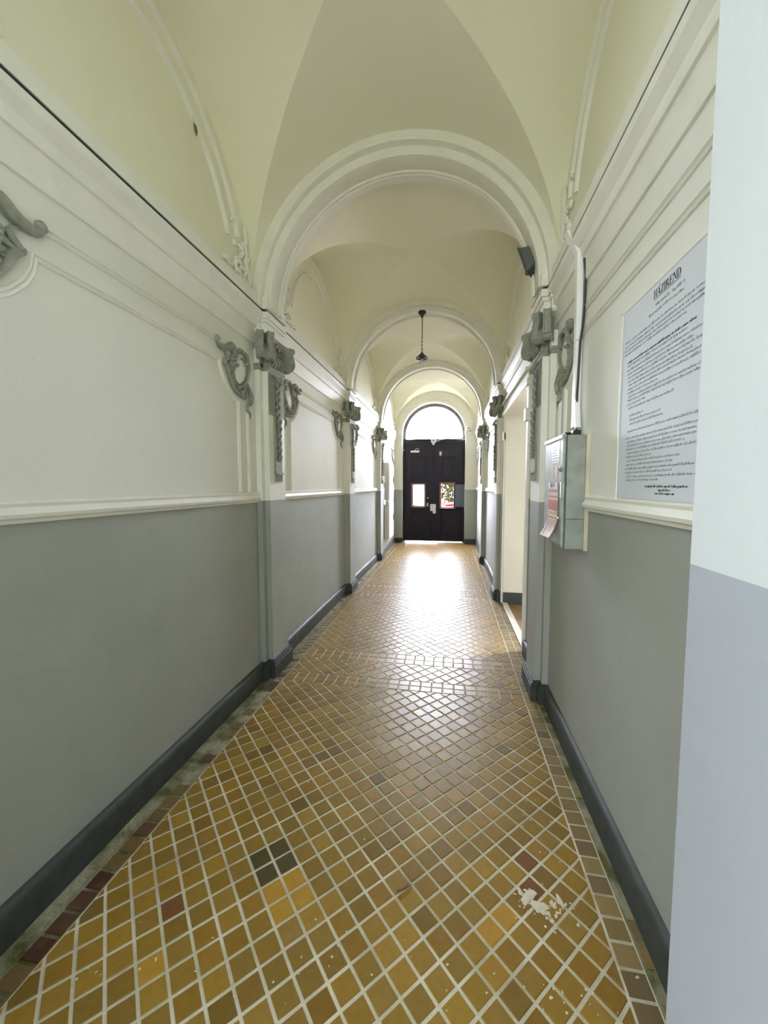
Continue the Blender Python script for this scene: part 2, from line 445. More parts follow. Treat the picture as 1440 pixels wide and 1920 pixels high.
mb = MB(); mb.box(0.668, 0.735, DOOR_Y[0], DOOR_Y[1], -0.02, 0.012)
struct(mb.build('trim_1', 'stone', bevel=0.004))
mb = MB(); mb.box(0.925, 1.9, DOOR_Y[1] + 0.0, DOOR_Y[1] + 0.03, 2.30, 2.34); mb.box(0.68, 0.925, DOOR_Y[1] - 0.015, DOOR_Y[1], 2.29, 2.325)
struct(mb.build('trim_2', 'trimw', bevel=0.006))

# ---- pale plaster lining of the doorway jambs
mb = MB(); mb.box(0.676, 0.93, DOOR_Y[1] - 0.006, DOOR_Y[1] + 0.002, 0.0, DOOR_Z); mb.box(0.676, 0.93, DOOR_Y[0] - 0.002, DOOR_Y[0] + 0.006, 0.0, DOOR_Z)
struct(mb.build('wall_jamb', 'cream'))
# ---- doorway architrave on the right wall
mb = MB(); R = side(1)
ap = [(0, 0), (0.0, 0.03), (0.02, 0.035), (0.035, 0.022), (0.055, 0.022), (0.075, 0.03), (0.09, 0.0)]
for y0, sg in ((DOOR_Y[0], -1), (DOOR_Y[1], 1)):
    wdt = 0.075
    mb.box(X0 + W - 0.022, X0 + W + 0.003, min(y0, y0 + sg * wdt) + (0 if sg < 0 else 0.0), max(y0, y0 + sg * wdt) - (0.005 if sg > 0 else 0), 0.0, DOOR_Z + 0.01)
    mb.box(X0 + W - 0.045, X0 + W + 0.003, y0 - (0.085 if sg < 0 else 0), y0 + (0.068 if sg > 0 else 0), 2.05, 2.16)
mb.box(X0 + W - 0.04, X0 + W + 0.003, DOOR_Y[0] - 0.085, DOOR_Y[1] + 0.068, DOOR_Z, DOOR_Z + 0.055)
mb.box(X0 + W - 0.028, X0 + W + 0.003, DOOR_Y[0] - 0.08, DOOR_Y[1] + 0.066, DOOR_Z + 0.055, DOOR_Z + 0.12)
mb.box(X0 + W - 0.055, X0 + W + 0.003, DOOR_Y[0] - 0.085, DOOR_Y[1] + 0.068, DOOR_Z + 0.12, DOOR_Z + 0.15)
struct(mb.build('trim_3', 'trimw', bevel=0.006))

# ---- vaults: groin vault of four curved webs per bay
mb = MB(); NU, NV = 40, 8
VW, VH = W + 0.003, 1.03
for y0, y1 in BAYS:
    cy = (y0 + y1) / 2; l = (y1 - y0) / 2
    us = [-math.cos(PI * i / NU) for i in range(NU + 1)]
    for kind in range(4):
        vs = []; fs = []
        for u in us:
            z = ZS + VH * math.sqrt(max(0, 1 - u * u))
            for j in range(NV + 1):
                t = j / NV; q = abs(u) + (1 - abs(u)) * t
                if kind == 0: vs.append((X0 + VW * u, cy + l * q, z))
                elif kind == 1: vs.append((X0 + VW * u, cy - l * q, z))
                elif kind == 2: vs.append((X0 + VW * q, cy + l * u, z))
                else: vs.append((X0 - VW * q, cy + l * u, z))
        for i in range(NU):
            for j in range(NV):
                a = i * (NV + 1) + j; fs.append((a, a + 1, a + NV + 2, a + NV + 1))
        mb.add(vs, fs, 0)
me = bpy.data.meshes.new('ceiling'); me.from_pydata(mb.v, [], mb.f); me.materials.append(M['vault'])
for p in me.polygons: p.use_smooth = True
ceil = bpy.data.objects.new('ceiling', me); COL.objects.link(ceil); struct(ceil)
# roof slab above the webs so no sky leaks in
mb = MB(); mb.box(-1.7, 0.95, -0.1, 10.5, 4.05, 4.2); struct(mb.build('ceiling_slab', 'vault'))

# ---- transverse arches (stepped profile swept round the half circle)
def arc_pts(r, zs, n=48, a0=0, a1=PI, xc=X0): return [(xc + r * math.cos(a0 + (a1 - a0) * i / n), zs + r * math.sin(a0 + (a1 - a0) * i / n)) for i in range(n + 1)]
def arch(y0, name):
    prof = [(1.30, 0.0), (1.000, 0.0), (0.994, 0.006), (0.994, 0.055), (0.947, 0.055), (0.941, 0.061), (0.941, 0.195),
            (0.960, 0.235), (0.960, 0.325), (0.994, 0.325), (0.994, 0.38), (1.30, 0.38)]
    mb = MB(); n = 80; k = len(prof); vs = []; fs = []
    for i in range(n + 1):
        a = PI * i / n
        for r, dy in prof: vs.append((X0 + r * math.cos(a), y0 + dy, ZS - 0.02 + r * math.sin(a)))
    for i in range(n):
        for j in range(k): fs.append((i * k + j, i * k + (j + 1) % k, (i + 1) * k + (j + 1) % k, (i + 1) * k + j))
    mb.add(vs, fs, 0)
    # legs down to the cornice block
    o = mb.build(name, 'trimw', smooth=True, angle=30)
    struct(o)
    # twin beads on the far edge of the soffit
    mb2 = MB()
    for dy, rr, tr in ((0.196, 0.936, 0.011), (0.219, 0.934, 0.010)):
        mb2.tube([(X0 + rr * math.cos(PI * i / 64), y0 + dy, ZS - 0.02 + rr * math.sin(PI * i / 64)) for i in range(65)], tr, 8)
    b = mb2.build('soffit_bead', 'trimw', parent=o, smooth=True)
    return o
tn = 4
for y0 in P_NEAR:
    arch(y0, 'trim_%d' % tn); tn += 1
arch(0.34, 'trim_%d' % tn); tn += 1

# ---- entrance piers of the courtyard opening
mb = MB()
mb.box(0.418, 0.93, -0.1, 0.755, -0.05, 1.362, 1); mb.box(0.418, 0.93, -0.1, 0.755, 1.362, 4.1, 0)
mb.box(-1.65, -1.25, -0.1, 0.70, -0.05, 1.362, 1); mb.box(-1.65, -1.25, -0.1, 0.70, 1.362, 4.1, 0)
struct(mb.build('wall_entrance', ['pierwhite', 'piergrey']))

# ---- tall unseen house fronts, added to keep street sky light off the courtyard
for nm, ya, yb in (('wall_courtyard_skyblock', -0.12, 0.0), ('wall_street_skyblock', 10.30, 10.42)):
    mb = MB(); mb.box(-9, -1.55, ya, yb, -0.05, 13); mb.box(0.93, 9, ya, yb, -0.05, 13); mb.box(-1.55, 0.93, ya, yb, 4.1, 13)
    struct(mb.build(nm, 'cream'))
# ---- cornice along both walls
corn = [(0, 2.53), (0.010, 2.532), (0.014, 2.545), (0.014, 2.635), (0.020, 2.65), (0.030, 2.655), (0.034, 2.675), (0.034, 2.70), (0.046, 2.72), (0.060, 2.74), (0.064, 2.772),
        (0.046, 2.774), (0.046, 2.790), (0.060, 2.792), (0.056, 2.868), (0.020, 2.885), (0, 2.887)]
for s in (-1, 1):
    f = side(s); mb = MB()
    mb.prism(corn, lambda u, v, t: f(u, t, v), 0.72, 10.05)
    struct(mb.build('trim_%d' % tn, 'trimw', smooth=True, angle=25)); tn += 1
# ---- dado rails
rail = [(0, 1.372), (0.012, 1.374), (0.016, 1.386), (0.028, 1.392), (0.032, 1.405), (0.024, 1.418), (0.018, 1.428), (0.022, 1.440), (0.012, 1.448), (0, 1.450)]
spans = {-1: [(0.72, 2.72), (3.10, 5.12), (5.50, 7.52), (7.90, 8.40), (9.2, 10.05)], 1: [(0.76, 2.72), (5.50, 7.52), (7.90, 10.05)]}
for s in (-1, 1):
    f = side(s); mb = MB()
    for a, b in spans[s]: mb.prism(rail, lambda u, v, t: f(u, t, v), a, b)
    struct(mb.build('trim_%d' % tn, 'trimw', smooth=True, angle=30)); tn += 1
# ---- baseboards with rounded top
bprof = [(0, 0), (0.030, 0), (0.030, 0.105), (0.026, 0.122), (0.016, 0.132), (0, 0.135)]
bsp = {-1: [(0.70, 2.72), (3.10, 5.12), (5.50, 7.52), (7.90, 10.05)], 1: [(0.755, 2.72), (3.10, 3.51), (5.50, 7.52), (7.90, 10.05)]}
for s, nm in ((-1, 'baseboard_left'), (1, 'baseboard_right')):
    f = side(s); mb = MB()
    for a, b in bsp[s]: mb.prism(bprof, lambda u, v, t: f(u, t, v), a, b)
    struct(mb.build(nm, 'base', smooth=True, angle=35))

# ---- raised panel mouldings on the walls and lunettes
bead = [(-0.013, 0), (-0.012, 0.006), (-0.007, 0.010), (-0.002, 0.005), (0.002, 0.005), (0.007, 0.013), (0.013, 0.010), (0.015, 0)]
def panel(s, ya, yb, name):
    f = side(s); mb = MB()
    m_ = lambda L: [(ya + yb - y, z) for y, z in L][::-1]
    Ya, Yb = ya, yb
    outer_v = [(0.12, 1.452), (0.12, 2.02)]
    cor = [(0.243, 1.452), (0.243, 2.07), (0.30, 2.088), (0.371, 2.135), (0.419, 2.188), (0.446, 2.24), (0.456, 2.288)]
    L1 = [(Ya + u, z) for u, z in outer_v]
    mb.sweep(L1, bead, f); mb.sweep(m_(L1), bead, f)
    L2 = [(Ya + u, z) for u, z in cor]
    mb.sweep(L2 + m_(L2), bead, f)
    mb.sweep([(Ya + 0.47, 2.40), (Yb - 0.47, 2.40)], bead, f)
    o = mb.build(name, 'trimw', smooth=True, angle=35); struct(o)
for s, ya, yb in ((-1, .72, 2.72), (1, .72, 2.72), (-1, 3.10, 5.12), (-1, 5.50, 7.52), (1, 5.50, 7.52), (-1, 7.90, 9.95), (1, 7.90, 9.95)):
    panel(s, ya, yb, 'trim_%d' % tn); tn += 1
lb = [(-0.018, 0), (-0.015, 0.012), (-0.004, 0.007), (0.003, 0.016), (0.014, 0.017), (0.018, 0)]
for s in (-1, 1):
    for ya, yb in BAYS:
        f = side(s); mb = MB(); cy = (ya + yb) / 2; k = (yb - ya) / 2.0
        for lo, ho, am, zb in ((0.865, 0.955, 0.37, ZS + 0.0), (0.73, 0.83, 0.36, ZS + 0.0)):
            P = [(cy - lo * k * math.cos(am + (PI - 2 * am) * i / 36), zb + ho * math.sin(am + (PI - 2 * am) * i / 36)) for i in range(37)]
            mb.sweep(P, lb, f)
        struct(mb.build('trim_%d' % tn, 'trimw', smooth=True, angle=35)); tn += 1

# ---- end wall with the arched doorway reveal
DX0, DX1, DXC, DR, DSP = -1.225, 0.375, -0.425, 0.80, 2.80
mb = MB()
for a, b in ((X0 - W - 0.02, DX0), (DX1, X0 + W + 0.02)):
    mb.box(a, b, 10.05, 10.42, -0.05, ZR, 1); mb.box(a, b, 10.05, 10.42, ZR, DSP, 0)
n = 48; vs = []; fs = []
for i in range(n + 1):
    a = PI * i / n; c, s_ = math.cos(a), math.sin(a); R2 = 1.6
    k = min(R2 / 1.2, 1.18 / max(1e-6, abs(c)) , 1.30 / max(1e-6, s_))
    o_ = (DXC + c * k, DSP + s_ * k)
    for yy in (10.05, 10.42):
        vs += [(DXC + DR * c, yy, DSP + DR * s_), (o_[0], yy, o_[1])]
for i in range(n):
    a = i * 4; b = a + 4
    fs += [(a, b, b + 1, a + 1), (a + 2, a + 3, b + 3, b + 2), (a, a + 2, b + 2, b)]
mb.add(vs, fs, 0)
struct(mb.build('wall_end', ['cream', 'grey']))
mb = MB()      # imposts and archivolt
for a, b in ((X0 - W, DX0 + 0.02), (DX1 - 0.02, X0 + W)):
    mb.box(a, b, 10.005, 10.06, 2.80, 2.84); mb.box(a, b, 10.02, 10.06, 2.775, 2.80); mb.box(a, b, 10.015, 10.06, 2.84, 2.875)
for rr, tr in ((0.835, 0.016), (0.99, 0.014)):
    mb.tube([(DXC + rr * math.cos(PI * i / 60), 10.048, DSP + 0.06 + (rr) * math.sin(PI * i / 60)) for i in range(61)], tr, 8)
struct(mb.build('trim_%d' % tn, 'trimw', smooth=True)); tn += 1
mb = MB()
for a, b in ((X0 - W, DX0 + 0.012), (DX1 - 0.012, X0 + W)): mb.box(a, b, 10.02, 10.3, 0, 0.13)
struct(mb.build('baseboard_end', 'base', bevel=0.006))

# ---- fanlight window
win = thing('window_1', '', '', (DXC, 10.30, 2.70)); del win['label']; del win['category']; struct(win)
def halfring(mb, r0, r1, y0, y1, zc, n=48, mi=0):
    vs = []; fs = []
    for i in range(n + 1):
        a = PI * i / n; c, s_ = math.cos(a), math.sin(a)
        vs += [(r0 * c, y0, zc + r0 * s_), (r1 * c, y0, zc + r1 * s_), (r1 * c, y1, zc + r1 * s_), (r0 * c, y1, zc + r0 * s_)]
    for i in range(n):
        for j in range(4): fs.append((i * 4 + j, i * 4 + (j + 1) % 4, i * 4 + 4 + (j + 1) % 4, i * 4 + 4 + j))
    fs += [(0, 1, 2, 3), tuple(n * 4 + k for k in (3, 2, 1, 0))]
    mb.add(vs, fs, mi)
mb = MB(); halfring(mb, 0.725, 0.805, -0.05, 0.05, 0.10)
for sg in (-1, 1): mb.box(min(sg * 0.725, sg * 0.805), max(sg * 0.725, sg * 0.805), -0.05, 0.05, 0.0, 0.10)
mb.build('window_frame', 'doorframe', win)
vs = [(0.73 * math.cos(PI * i / 40), 0, 0.10 + 0.73 * math.sin(PI * i / 40)) for i in range(41)] + [(-0.73, 0, 0.0), (0.73, 0, 0.0)]
mb = MB(); mb.add(vs + [(x, 0.006, z) for x, y, z in vs], [tuple(range(43)), tuple(range(43, 86))[::-1]] + [(i, (i + 1) % 43, 43 + (i + 1) % 43, 43 + i) for i in range(43)])
mb.build('window_pane', 'glass', win)

# ---- double entrance door
door = thing('door_1', '', '', (DXC, 10.30, 0)); del door['label']; del door['category']; struct(door)
mb = MB()
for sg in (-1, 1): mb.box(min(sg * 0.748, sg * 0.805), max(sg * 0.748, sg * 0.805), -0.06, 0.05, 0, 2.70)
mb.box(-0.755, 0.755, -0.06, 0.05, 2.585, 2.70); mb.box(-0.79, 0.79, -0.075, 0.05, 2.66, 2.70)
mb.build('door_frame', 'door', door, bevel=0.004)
def rect_mould(mb, x0, x1, z0, z1, y, w_=0.022, d=0.018, mi=0):
    mb.sweep([(x0, z0), (x1, z0), (x1, z1), (x0, z1)], [(0, 0), (0.003, d), (w_ * 0.5, d * 0.6), (w_, d * 0.3), (w_, 0)], lambda dp, a, b: (a, y - dp, b), closed=True, mi=mi)
def leaf(x0, x1, gx0, gx1, gz0, gz1, px0, px1, lx0, lx1):
    y0, y1 = -0.03, 0.02
    mb = MB(); zb, zt = 0.022, 2.588
    mb.box(x0, gx0, y0, y1, zb, zt); mb.box(gx1, x1, y0, y1, zb, zt)
    mb.box(gx0, gx1, y0, y1, zb, gz0); mb.box(gx0, gx1, y0, y1, gz1, zt)
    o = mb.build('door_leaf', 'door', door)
    p = MB(); rect_mould(p, px0, px1, 1.655, 2.245, y0); rect_mould(p, px0 + 0.06, px1 - 0.06, 1.72, 2.18, y0, d=0.012)
    p.build('upper_panel', 'door', o)
    p = MB(); rect_mould(p, lx0, lx1, 0.16, 0.865, y0); rect_mould(p, lx0 + 0.06, lx1 - 0.06, 0.22, 0.80, y0, d=0.012); p.build('lower_panel', 'door', o)
    p = MB(); p.box(x0 + 0.02, x1 - 0.01, y0 - 0.014, y0, 2.40, 2.425); p.box(x0 + 0.02, x1 - 0.01, y0 - 0.02, y0, zb, 0.12); p.build('door_rail', 'door', o)
    p = MB(); rect_mould(p, gx0 - 0.035, gx1 + 0.035, gz0 - 0.035, gz1 + 0.035, y0, 0.03, 0.022)
    for a, b, c_, d_ in ((gx0, gx0 + .012, gz0, gz1), (gx1 - .012, gx1, gz0, gz1), (gx0, gx1, gz0, gz0 + .012), (gx0, gx1, gz1 - .012, gz1)): p.box(a, b, y0, y1, c_, d_)
    p.build('glazing_frame', 'doorred', o)
    p = MB(); cx = (gx0 + gx1) / 2; cz = (gz0 + gz1) / 2
    p.tube([(cx, 0.035, gz0), (cx, 0.035, gz1)], 0.006, 6)
    for sg in (-1, 1):
        p.tube([(cx + sg * 0.0, 0.035, cz + 0.05), (cx + sg * 0.04, 0.035, cz + 0.09), (cx + sg * 0.055, 0.035, cz + 0.05), (cx + sg * 0.03, 0.035, cz + 0.02), (cx, 0.035, cz)], 0.005, 6)
        p.tube([(cx, 0.035, cz), (cx + sg * 0.05, 0.035, cz), (cx + sg * 0.06, 0.035, cz + .015)], 0.006, 6)
        p.tube([(cx, 0.035, cz - 0.03), (cx + sg * 0.03, 0.035, cz - 0.07), (cx, 0.035, cz - 0.13)], 0.005, 6)
    p.box(cx - 0.013, cx + 0.013, 0.03, 0.04, cz - 0.013, cz + 0.013)
    p.build('iron_grille', 'black', o)
    return o
L_ = leaf(-0.752, -0.002, -0.547, -0.233, 0.955, 1.517, -0.572, -0.190, -0.60, -0.085)
R_ = leaf(0.002, 0.752, 0.197, 0.530, 0.928, 1.535, 0.166, 0.552, 0.185, 0.690)
mb = MB(); mb.box(-0.547, -0.233, 0.0, 0.005, 0.955, 1.517); mb.build('door_pane', 'glass', L_)
mb = MB(); mb.box(-0.028, 0.028, -0.055, -0.028, 0.04, 2.58); mb.build('astragal', 'door', L_, bevel=0.004)
# right glazing casement standing open
cs = bpy.data.objects.new('open_casement', None); COL.objects.link(cs); cs.parent = R_; cs.location = (0.535, -0.045, 0.928); cs.rotation_euler = (0, 0, math.radians(-22))
cs['label'] = 'small glazed casement swung open over the door frame'
mb = MB(); ww, hh = 0.325, 0.61
for a, b, c_, d_ in ((0, .022, 0, hh), (ww - .022, ww, 0, hh), (.022, ww - .022, 0, .022), (.022, ww - .022, hh - .022, hh)): mb.box(a, b, -0.012, 0.012, c_, d_)
mb.build('casement_frame', 'door', cs)
mb = MB(); mb.box(.02, ww - .02, -0.003, 0.003, .02, hh - .02); mb.build('casement_pane', 'darkglass', cs)
mb = MB(); mb.lathe([(0.0, -0.075), (0.016, -0.072), (0.024, -0.058), (0.016, -0.045), (0.010, -0.04), (0.010, -0.028)], (-0.139, 0, 1.165), 16, axis='y')
mb.build('door_knob', 'chrome', L_, smooth=True)
mb = MB(); mb.box(-0.168, -0.138, -0.036, -0.029, 0.945, 1.035); mb.build('lock_plate', 'white', L_, bevel=0.003)
mb = MB(); mb.box(-0.60, -0.375, -0.085, -0.03, 2.355, 2.405); mb.tube([(-0.50, -0.07, 2.405), (-0.43, -0.085, 2.465), (-0.37, -0.05, 2.43)], 0.008, 6)
c_ = mb.build('door_closer', 'white', L_, bevel=0.004); c_['label'] = 'white door closer with a folded arm'
mb = MB(); mb.box(0.145, 0.205, -0.045, -0.029, 2.275, 2.375); mb.tube([(0.172, -0.036, 2.275), (0.176, -0.036, 2.18), (0.160, -0.036, 2.12)], 0.005, 6)
c_ = mb.build('latch_strip', 'wood', R_); c_['label'] = 'pale strip with a cord hanging from it'

# ================================================================== THINGS
# ---- pilasters -------------------------------------------------------------
def plan(off=0.0):
    o = off
    return [(-0.05, -0.19 - o), (0.04 + o, -0.19 - o), (0.04 + o, -0.14 - o), (0.08 + o, -0.14 - o), (0.08 + o, 0.14 + o), (0.04 + o, 0.14 + o), (0.04 + o, 0.19 + o), (-0.05, 0.19 + o)]
def plan0(off=0.0): return [(max(x, 0.0005), y) for x, y in plan(off)]
def volute(mb, c, direc, r=0.052, wdt=0.05):
    """scroll whose disc stands in the plane of direc and z"""
    d = Vector((direc[0], direc[1], 0)).normalized(); nrm = Vector((-d.y, d.x, 0)); c = Vector(c)
    # drum
    n = 20; rr = r * 0.80
    for i in range(1):
        vs = []
        for sg in (-0.5, 0.5):
            for k in range(n):
                a = 2 * PI * k / n; vs.append(c + nrm * wdt * sg + d * rr * math.cos(a) + Vector((0, 0, rr * math.sin(a))))
        mb.add(vs, [tuple(range(n))[::-1], tuple(range(n, 2 * n))] + [(k, (k + 1) % n, n + (k + 1) % n, n + k) for k in range(n)])
    # spiral ribs on both faces
    for sg in (-1, 1):
        pts = []; rad = []
        for i in range(44):
            t = i / 43; a = PI / 2 + 2 * PI * 2.0 * t; q = r * (1 - 0.86 * t)
            pts.append(c + nrm * (wdt * 0.5 + 0.002) * sg + d * q * math.cos(a) * 0.95 + Vector((0, 0, q * math.sin(a)))); rad.append(0.0105 * (1 - 0.5 * t))
        mb.tube(pts, rad, 6)
def make_pilaster(full=True):
    t = thing('pilaster', '', 'pilaster', (0, 0, 0))
    mb = MB(); ins = lambda u, v, z: (u, v, z)
    mb.prism(plan0(), ins, 0.0, ZR, 1); mb.prism(plan0(), ins, ZR, 2.785, 0)
    mb.build('shaft', ['trimw', 'grey'], t)
    mb = MB()
    for z0, z1, o in ((0, 0.105, 0.028), (0.105, 0.125, 0.022), (0.125, 0.138, 0.010)): mb.prism(plan0(o), ins, z0, z1)
    mb.build('plinth', 'base', t, bevel=0.004)
    mb = MB()
    for z0, z1, o in ((2.63, 2.645, 0.008), (2.70, 2.725, 0.012), (2.725, 2.772, 0.022), (2.790, 2.868, 0.024), (2.868, 2.885, 0.014)): mb.prism(plan0(o), ins, z0, z1)
    mb.prism(plan0(-0.004), ins, 2.772, 2.790)
    mb.build('impost_block', 'trimw', t, bevel=0.003)
    # capital
    mb = MB()
    mb.prism([(0, -0.20), (0.07, -0.20), (0.07, -0.165), (0.115, -0.165), (0.105, -0.10), (0.10, 0), (0.105, 0.10), (0.115, 0.165), (0.07, 0.165), (0.07, 0.20), (0, 0.20)], ins, 2.575, 2.615)
    mb.prism([(0, -0.195), (0.055, -0.195), (0.055, -0.15), (0.095, -0.15), (0.095, 0.15), (0.055, 0.15), (0.055, 0.195), (0, 0.195)], ins, 2.50, 2.575)
    mb.prism([(0, -0.185), (0.05, -0.185), (0.05, -0.145), (0.088, -0.145), (0.088, 0.145), (0.05, 0.145), (0.05, 0.185), (0, 0.185)], ins, 2.37, 2.50)
    for z in (2.385, 2.36): mb.prism(plan0(0.010 if z > 2.37 else 0.005), ins, z - 0.010, z + 0.010)
    for k in range(5):
        y = -0.08 + 0.04 * k
        mb.tube([(0.088, y, 2.40), (0.108, y, 2.43), (0.104, y * 1.05, 2.47), (0.092, y, 2.49)], [0.006, 0.015, 0.017, 0.006], 6)
    for k in (-1, 1):
        mb.tube([(0.10, k * 0.03, 2.585), (0.118, k * 0.045, 2.56), (0.120, k * 0.09, 2.535), (0.105, k * 0.10, 2.50), (0.108, k * 0.06, 2.49)], [0.010, 0.014, 0.012, 0.010, 0.006], 6)
    mb.lathe([(0.0, 0.0), (0.022, 0.006), (0.026, 0.018), (0.012, 0.03), (0, 0.032)], (0.095, 0, 2.548), 10, axis='x')
    cap = mb.build('capital', 'orn', t, smooth=True, angle=45)
    for cx, cy, dx, dy in ((0.108, -0.165, 1, -1), (0.108, 0.165, 1, 1), (0.066, -0.205, 0.35, -1), (0.066, 0.205, 0.35, 1)):
        mb = MB(); big = cx > 0.1
        volute(mb, (cx, cy, 2.468), (dx, dy), 0.060 if big else 0.050, 0.055 if big else 0.05)
        # strap running up into the abacus
        d = Vector((dx, dy, 0)).normalized(); n_ = Vector((-d.y, d.x, 0)); q = Vector((cx, cy, 0))
        outl = [(0.050, 2.462), (0.053, 2.49), (0.046, 2.52), (0.038, 2.545), (0.040, 2.565), (0.052, 2.580), (0.052, 2.600), (0.040, 2.612), (-0.04, 2.612), (-0.04, 2.46)]
        a = [q + d * u_ + Vector((0, 0, z_)) for u_, z_ in outl]; na = len(a)
        vs = [p + n_ * 0.021 * sg for sg in (-1, 1) for p in a]
        for sg in (-1, 1): mb.tube([p + n_ * 0.019 * sg for p in a[:8]], 0.0055, 6)
        mb.add(vs, [tuple(range(na)), tuple(range(na, 2 * na))[::-1]] + [(i, (i + 1) % na, na + (i + 1) % na, na + i) for i in range(na)])
        mb.build('volute', 'orn', cap, smooth=True, angle=40)
    # hanging panel with husk garland
    mb = MB()
    mb.box(0.0795, 0.0845, -0.135, 0.135, 2.035, 2.36)
    mb.box(0.0795, 0.094, -0.058, 0.058, 1.60, 2.035)
    mb.box(0.0795, 0.104, -0.064, 0.064, 1.585, 1.60)
    for k in range(6): mb.box(0.0795, 0.098, -0.055 + k * 0.0196, -0.055 + k * 0.0196 + 0.012, 1.53, 1.585)
    dp = mb.build('drop_panel', 'orn', t, bevel=0.002)
    mb = MB(); z = 2.30
    mb.tube([(0.09, -0.05, 2.345), (0.115, -0.03, 2.31), (0.12, 0, 2.29), (0.115, 0.03, 2.31), (0.09, 0.05, 2.345)], [0.008, 0.016, 0.019, 0.016, 0.008], 7)
    k = 0
    while z > 1.72:
        b = 0.088 if z > 2.04 else 0.096; sc = 1.0 if z > 1.95 else 0.8
        for sg in (-1, 1):
            mb.tube([(b, 0, z), (b + 0.012, sg * 0.018 * sc, z - 0.012), (b + 0.008, sg * 0.026 * sc, z - 0.032), (b, sg * 0.010, z - 0.05)], [0.006, 0.012 * sc, 0.009 * sc, 0.004], 6)
        mb.lathe([(0.002, 0.0), (0.012 * sc, 0.006), (0.012 * sc, 0.016), (0.003, 0.022)], (b - 0.002, 0, z - 0.042), 8, axis='x')
        z -= 0.056; k += 1
    mb.build('husk_garland', 'orn', dp, smooth=True)
    return t
pil = make_pilaster()
where = {0: ('nearest the camera', 'first'), 1: ('second from the camera', 'second'), 2: ('farthest from the camera', 'third')}
first = True
for i, y0 in enumerate(P_NEAR):
    for s in (-1, 1):
        o = pil if first else copy_tree(pil); first = False
        o.location = (X0 + s * W, y0 + 0.19, 0); o.rotation_euler = (0, 0, 0 if s < 0 else PI)
        extra = {(0, -1): 'with twin scrolls, %s on the left wall', (0, 1): 'just beyond the steel box, %s on the right wall', (1, -1): 'below the hanging lamp, %s on the left wall',
                 (1, 1): 'at the far jamb of the doorway, %s', (2, -1): 'beside the mailbox panel, %s on the left wall', (2, 1): 'in the bright far end, %s on the right wall'}[(i, s)]
        o['label'] = 'scroll-capital pilaster ' + extra % where[i][0]
        o['group'] = 'stucco pilasters along the corridor'

# ---- stucco cartouches beside the capitals ---------------------------------
CART = {'leaf': ([(0.479, 2.405), (0.469, 2.375), (0.434, 2.367), (0.385, 2.377), (0.345, 2.404), (0.31, 2.399), (0.298, 2.372), (0.30, 2.345)], [8, 14, 19, 23, 24, 20, 15, 8]),
        'left': ([(0.398, 2.352), (0.372, 2.318), (0.408, 2.28), (0.378, 2.254), (0.356, 2.205), (0.319, 2.157), (0.266, 2.123), (0.203, 2.119)], [6, 13, 10, 13, 11, 11, 12, 9]),
        'oval': ([(0.264, 2.302), (0.315, 2.257), (0.321, 2.2), (0.271, 2.162), (0.208, 2.174), (0.146, 2.231), (0.113, 2.286), (0.102, 2.35), (0.123, 2.398)], [7, 12, 12, 12, 11, 11, 12, 12, 8]),
        'top': ([(0.356, 2.313), (0.283, 2.336), (0.274, 2.371), (0.224, 2.41), (0.174, 2.408), (0.137, 2.401), (0.117, 2.361), (0.163, 2.332)], [10, 15, 13, 16, 13, 15, 12, 8]),
        'tail': ([(0.225, 2.106), (0.179, 2.154), (0.147, 2.204), (0.115, 2.178), (0.085, 2.131), (0.092, 2.081), (0.135, 2.064), (0.133, 2.022), (0.103, 2.012), (0.10, 1.975)], [9, 13, 12, 14, 17, 13, 10, 9, 9, 4]),
        'curl': ([(0.209, 2.14), (0.196, 2.108), (0.151, 2.115), (0.137, 2.15)], [9, 12, 12, 8]),
        'side': ([(0.403, 2.268), (0.351, 2.283), (0.339, 2.266), (0.354, 2.233)], [8, 11, 9, 6])}
def smooth_path(P, R, n=4):
    o = []; r = []
    for i in range(len(P) - 1):
        p0 = P[max(0, i - 1)]; p1 = P[i]; p2 = P[i + 1]; p3 = P[min(len(P) - 1, i + 2)]
        for k in range(n):
            t = k / n
            f_ = lambda a, b, c, d: 0.5 * (2 * b + (c - a) * t + (2 * a - 5 * b + 4 * c - d) * t * t + (3 * b - a - 3 * c + d) * t ** 3)
            o.append(tuple(f_(p0[j], p1[j], p2[j], p3[j]) for j in range(len(p1)))); r.append(R[i] + (R[i + 1] - R[i]) * t)
    o.append(P[-1]); r.append(R[-1]); return o, r
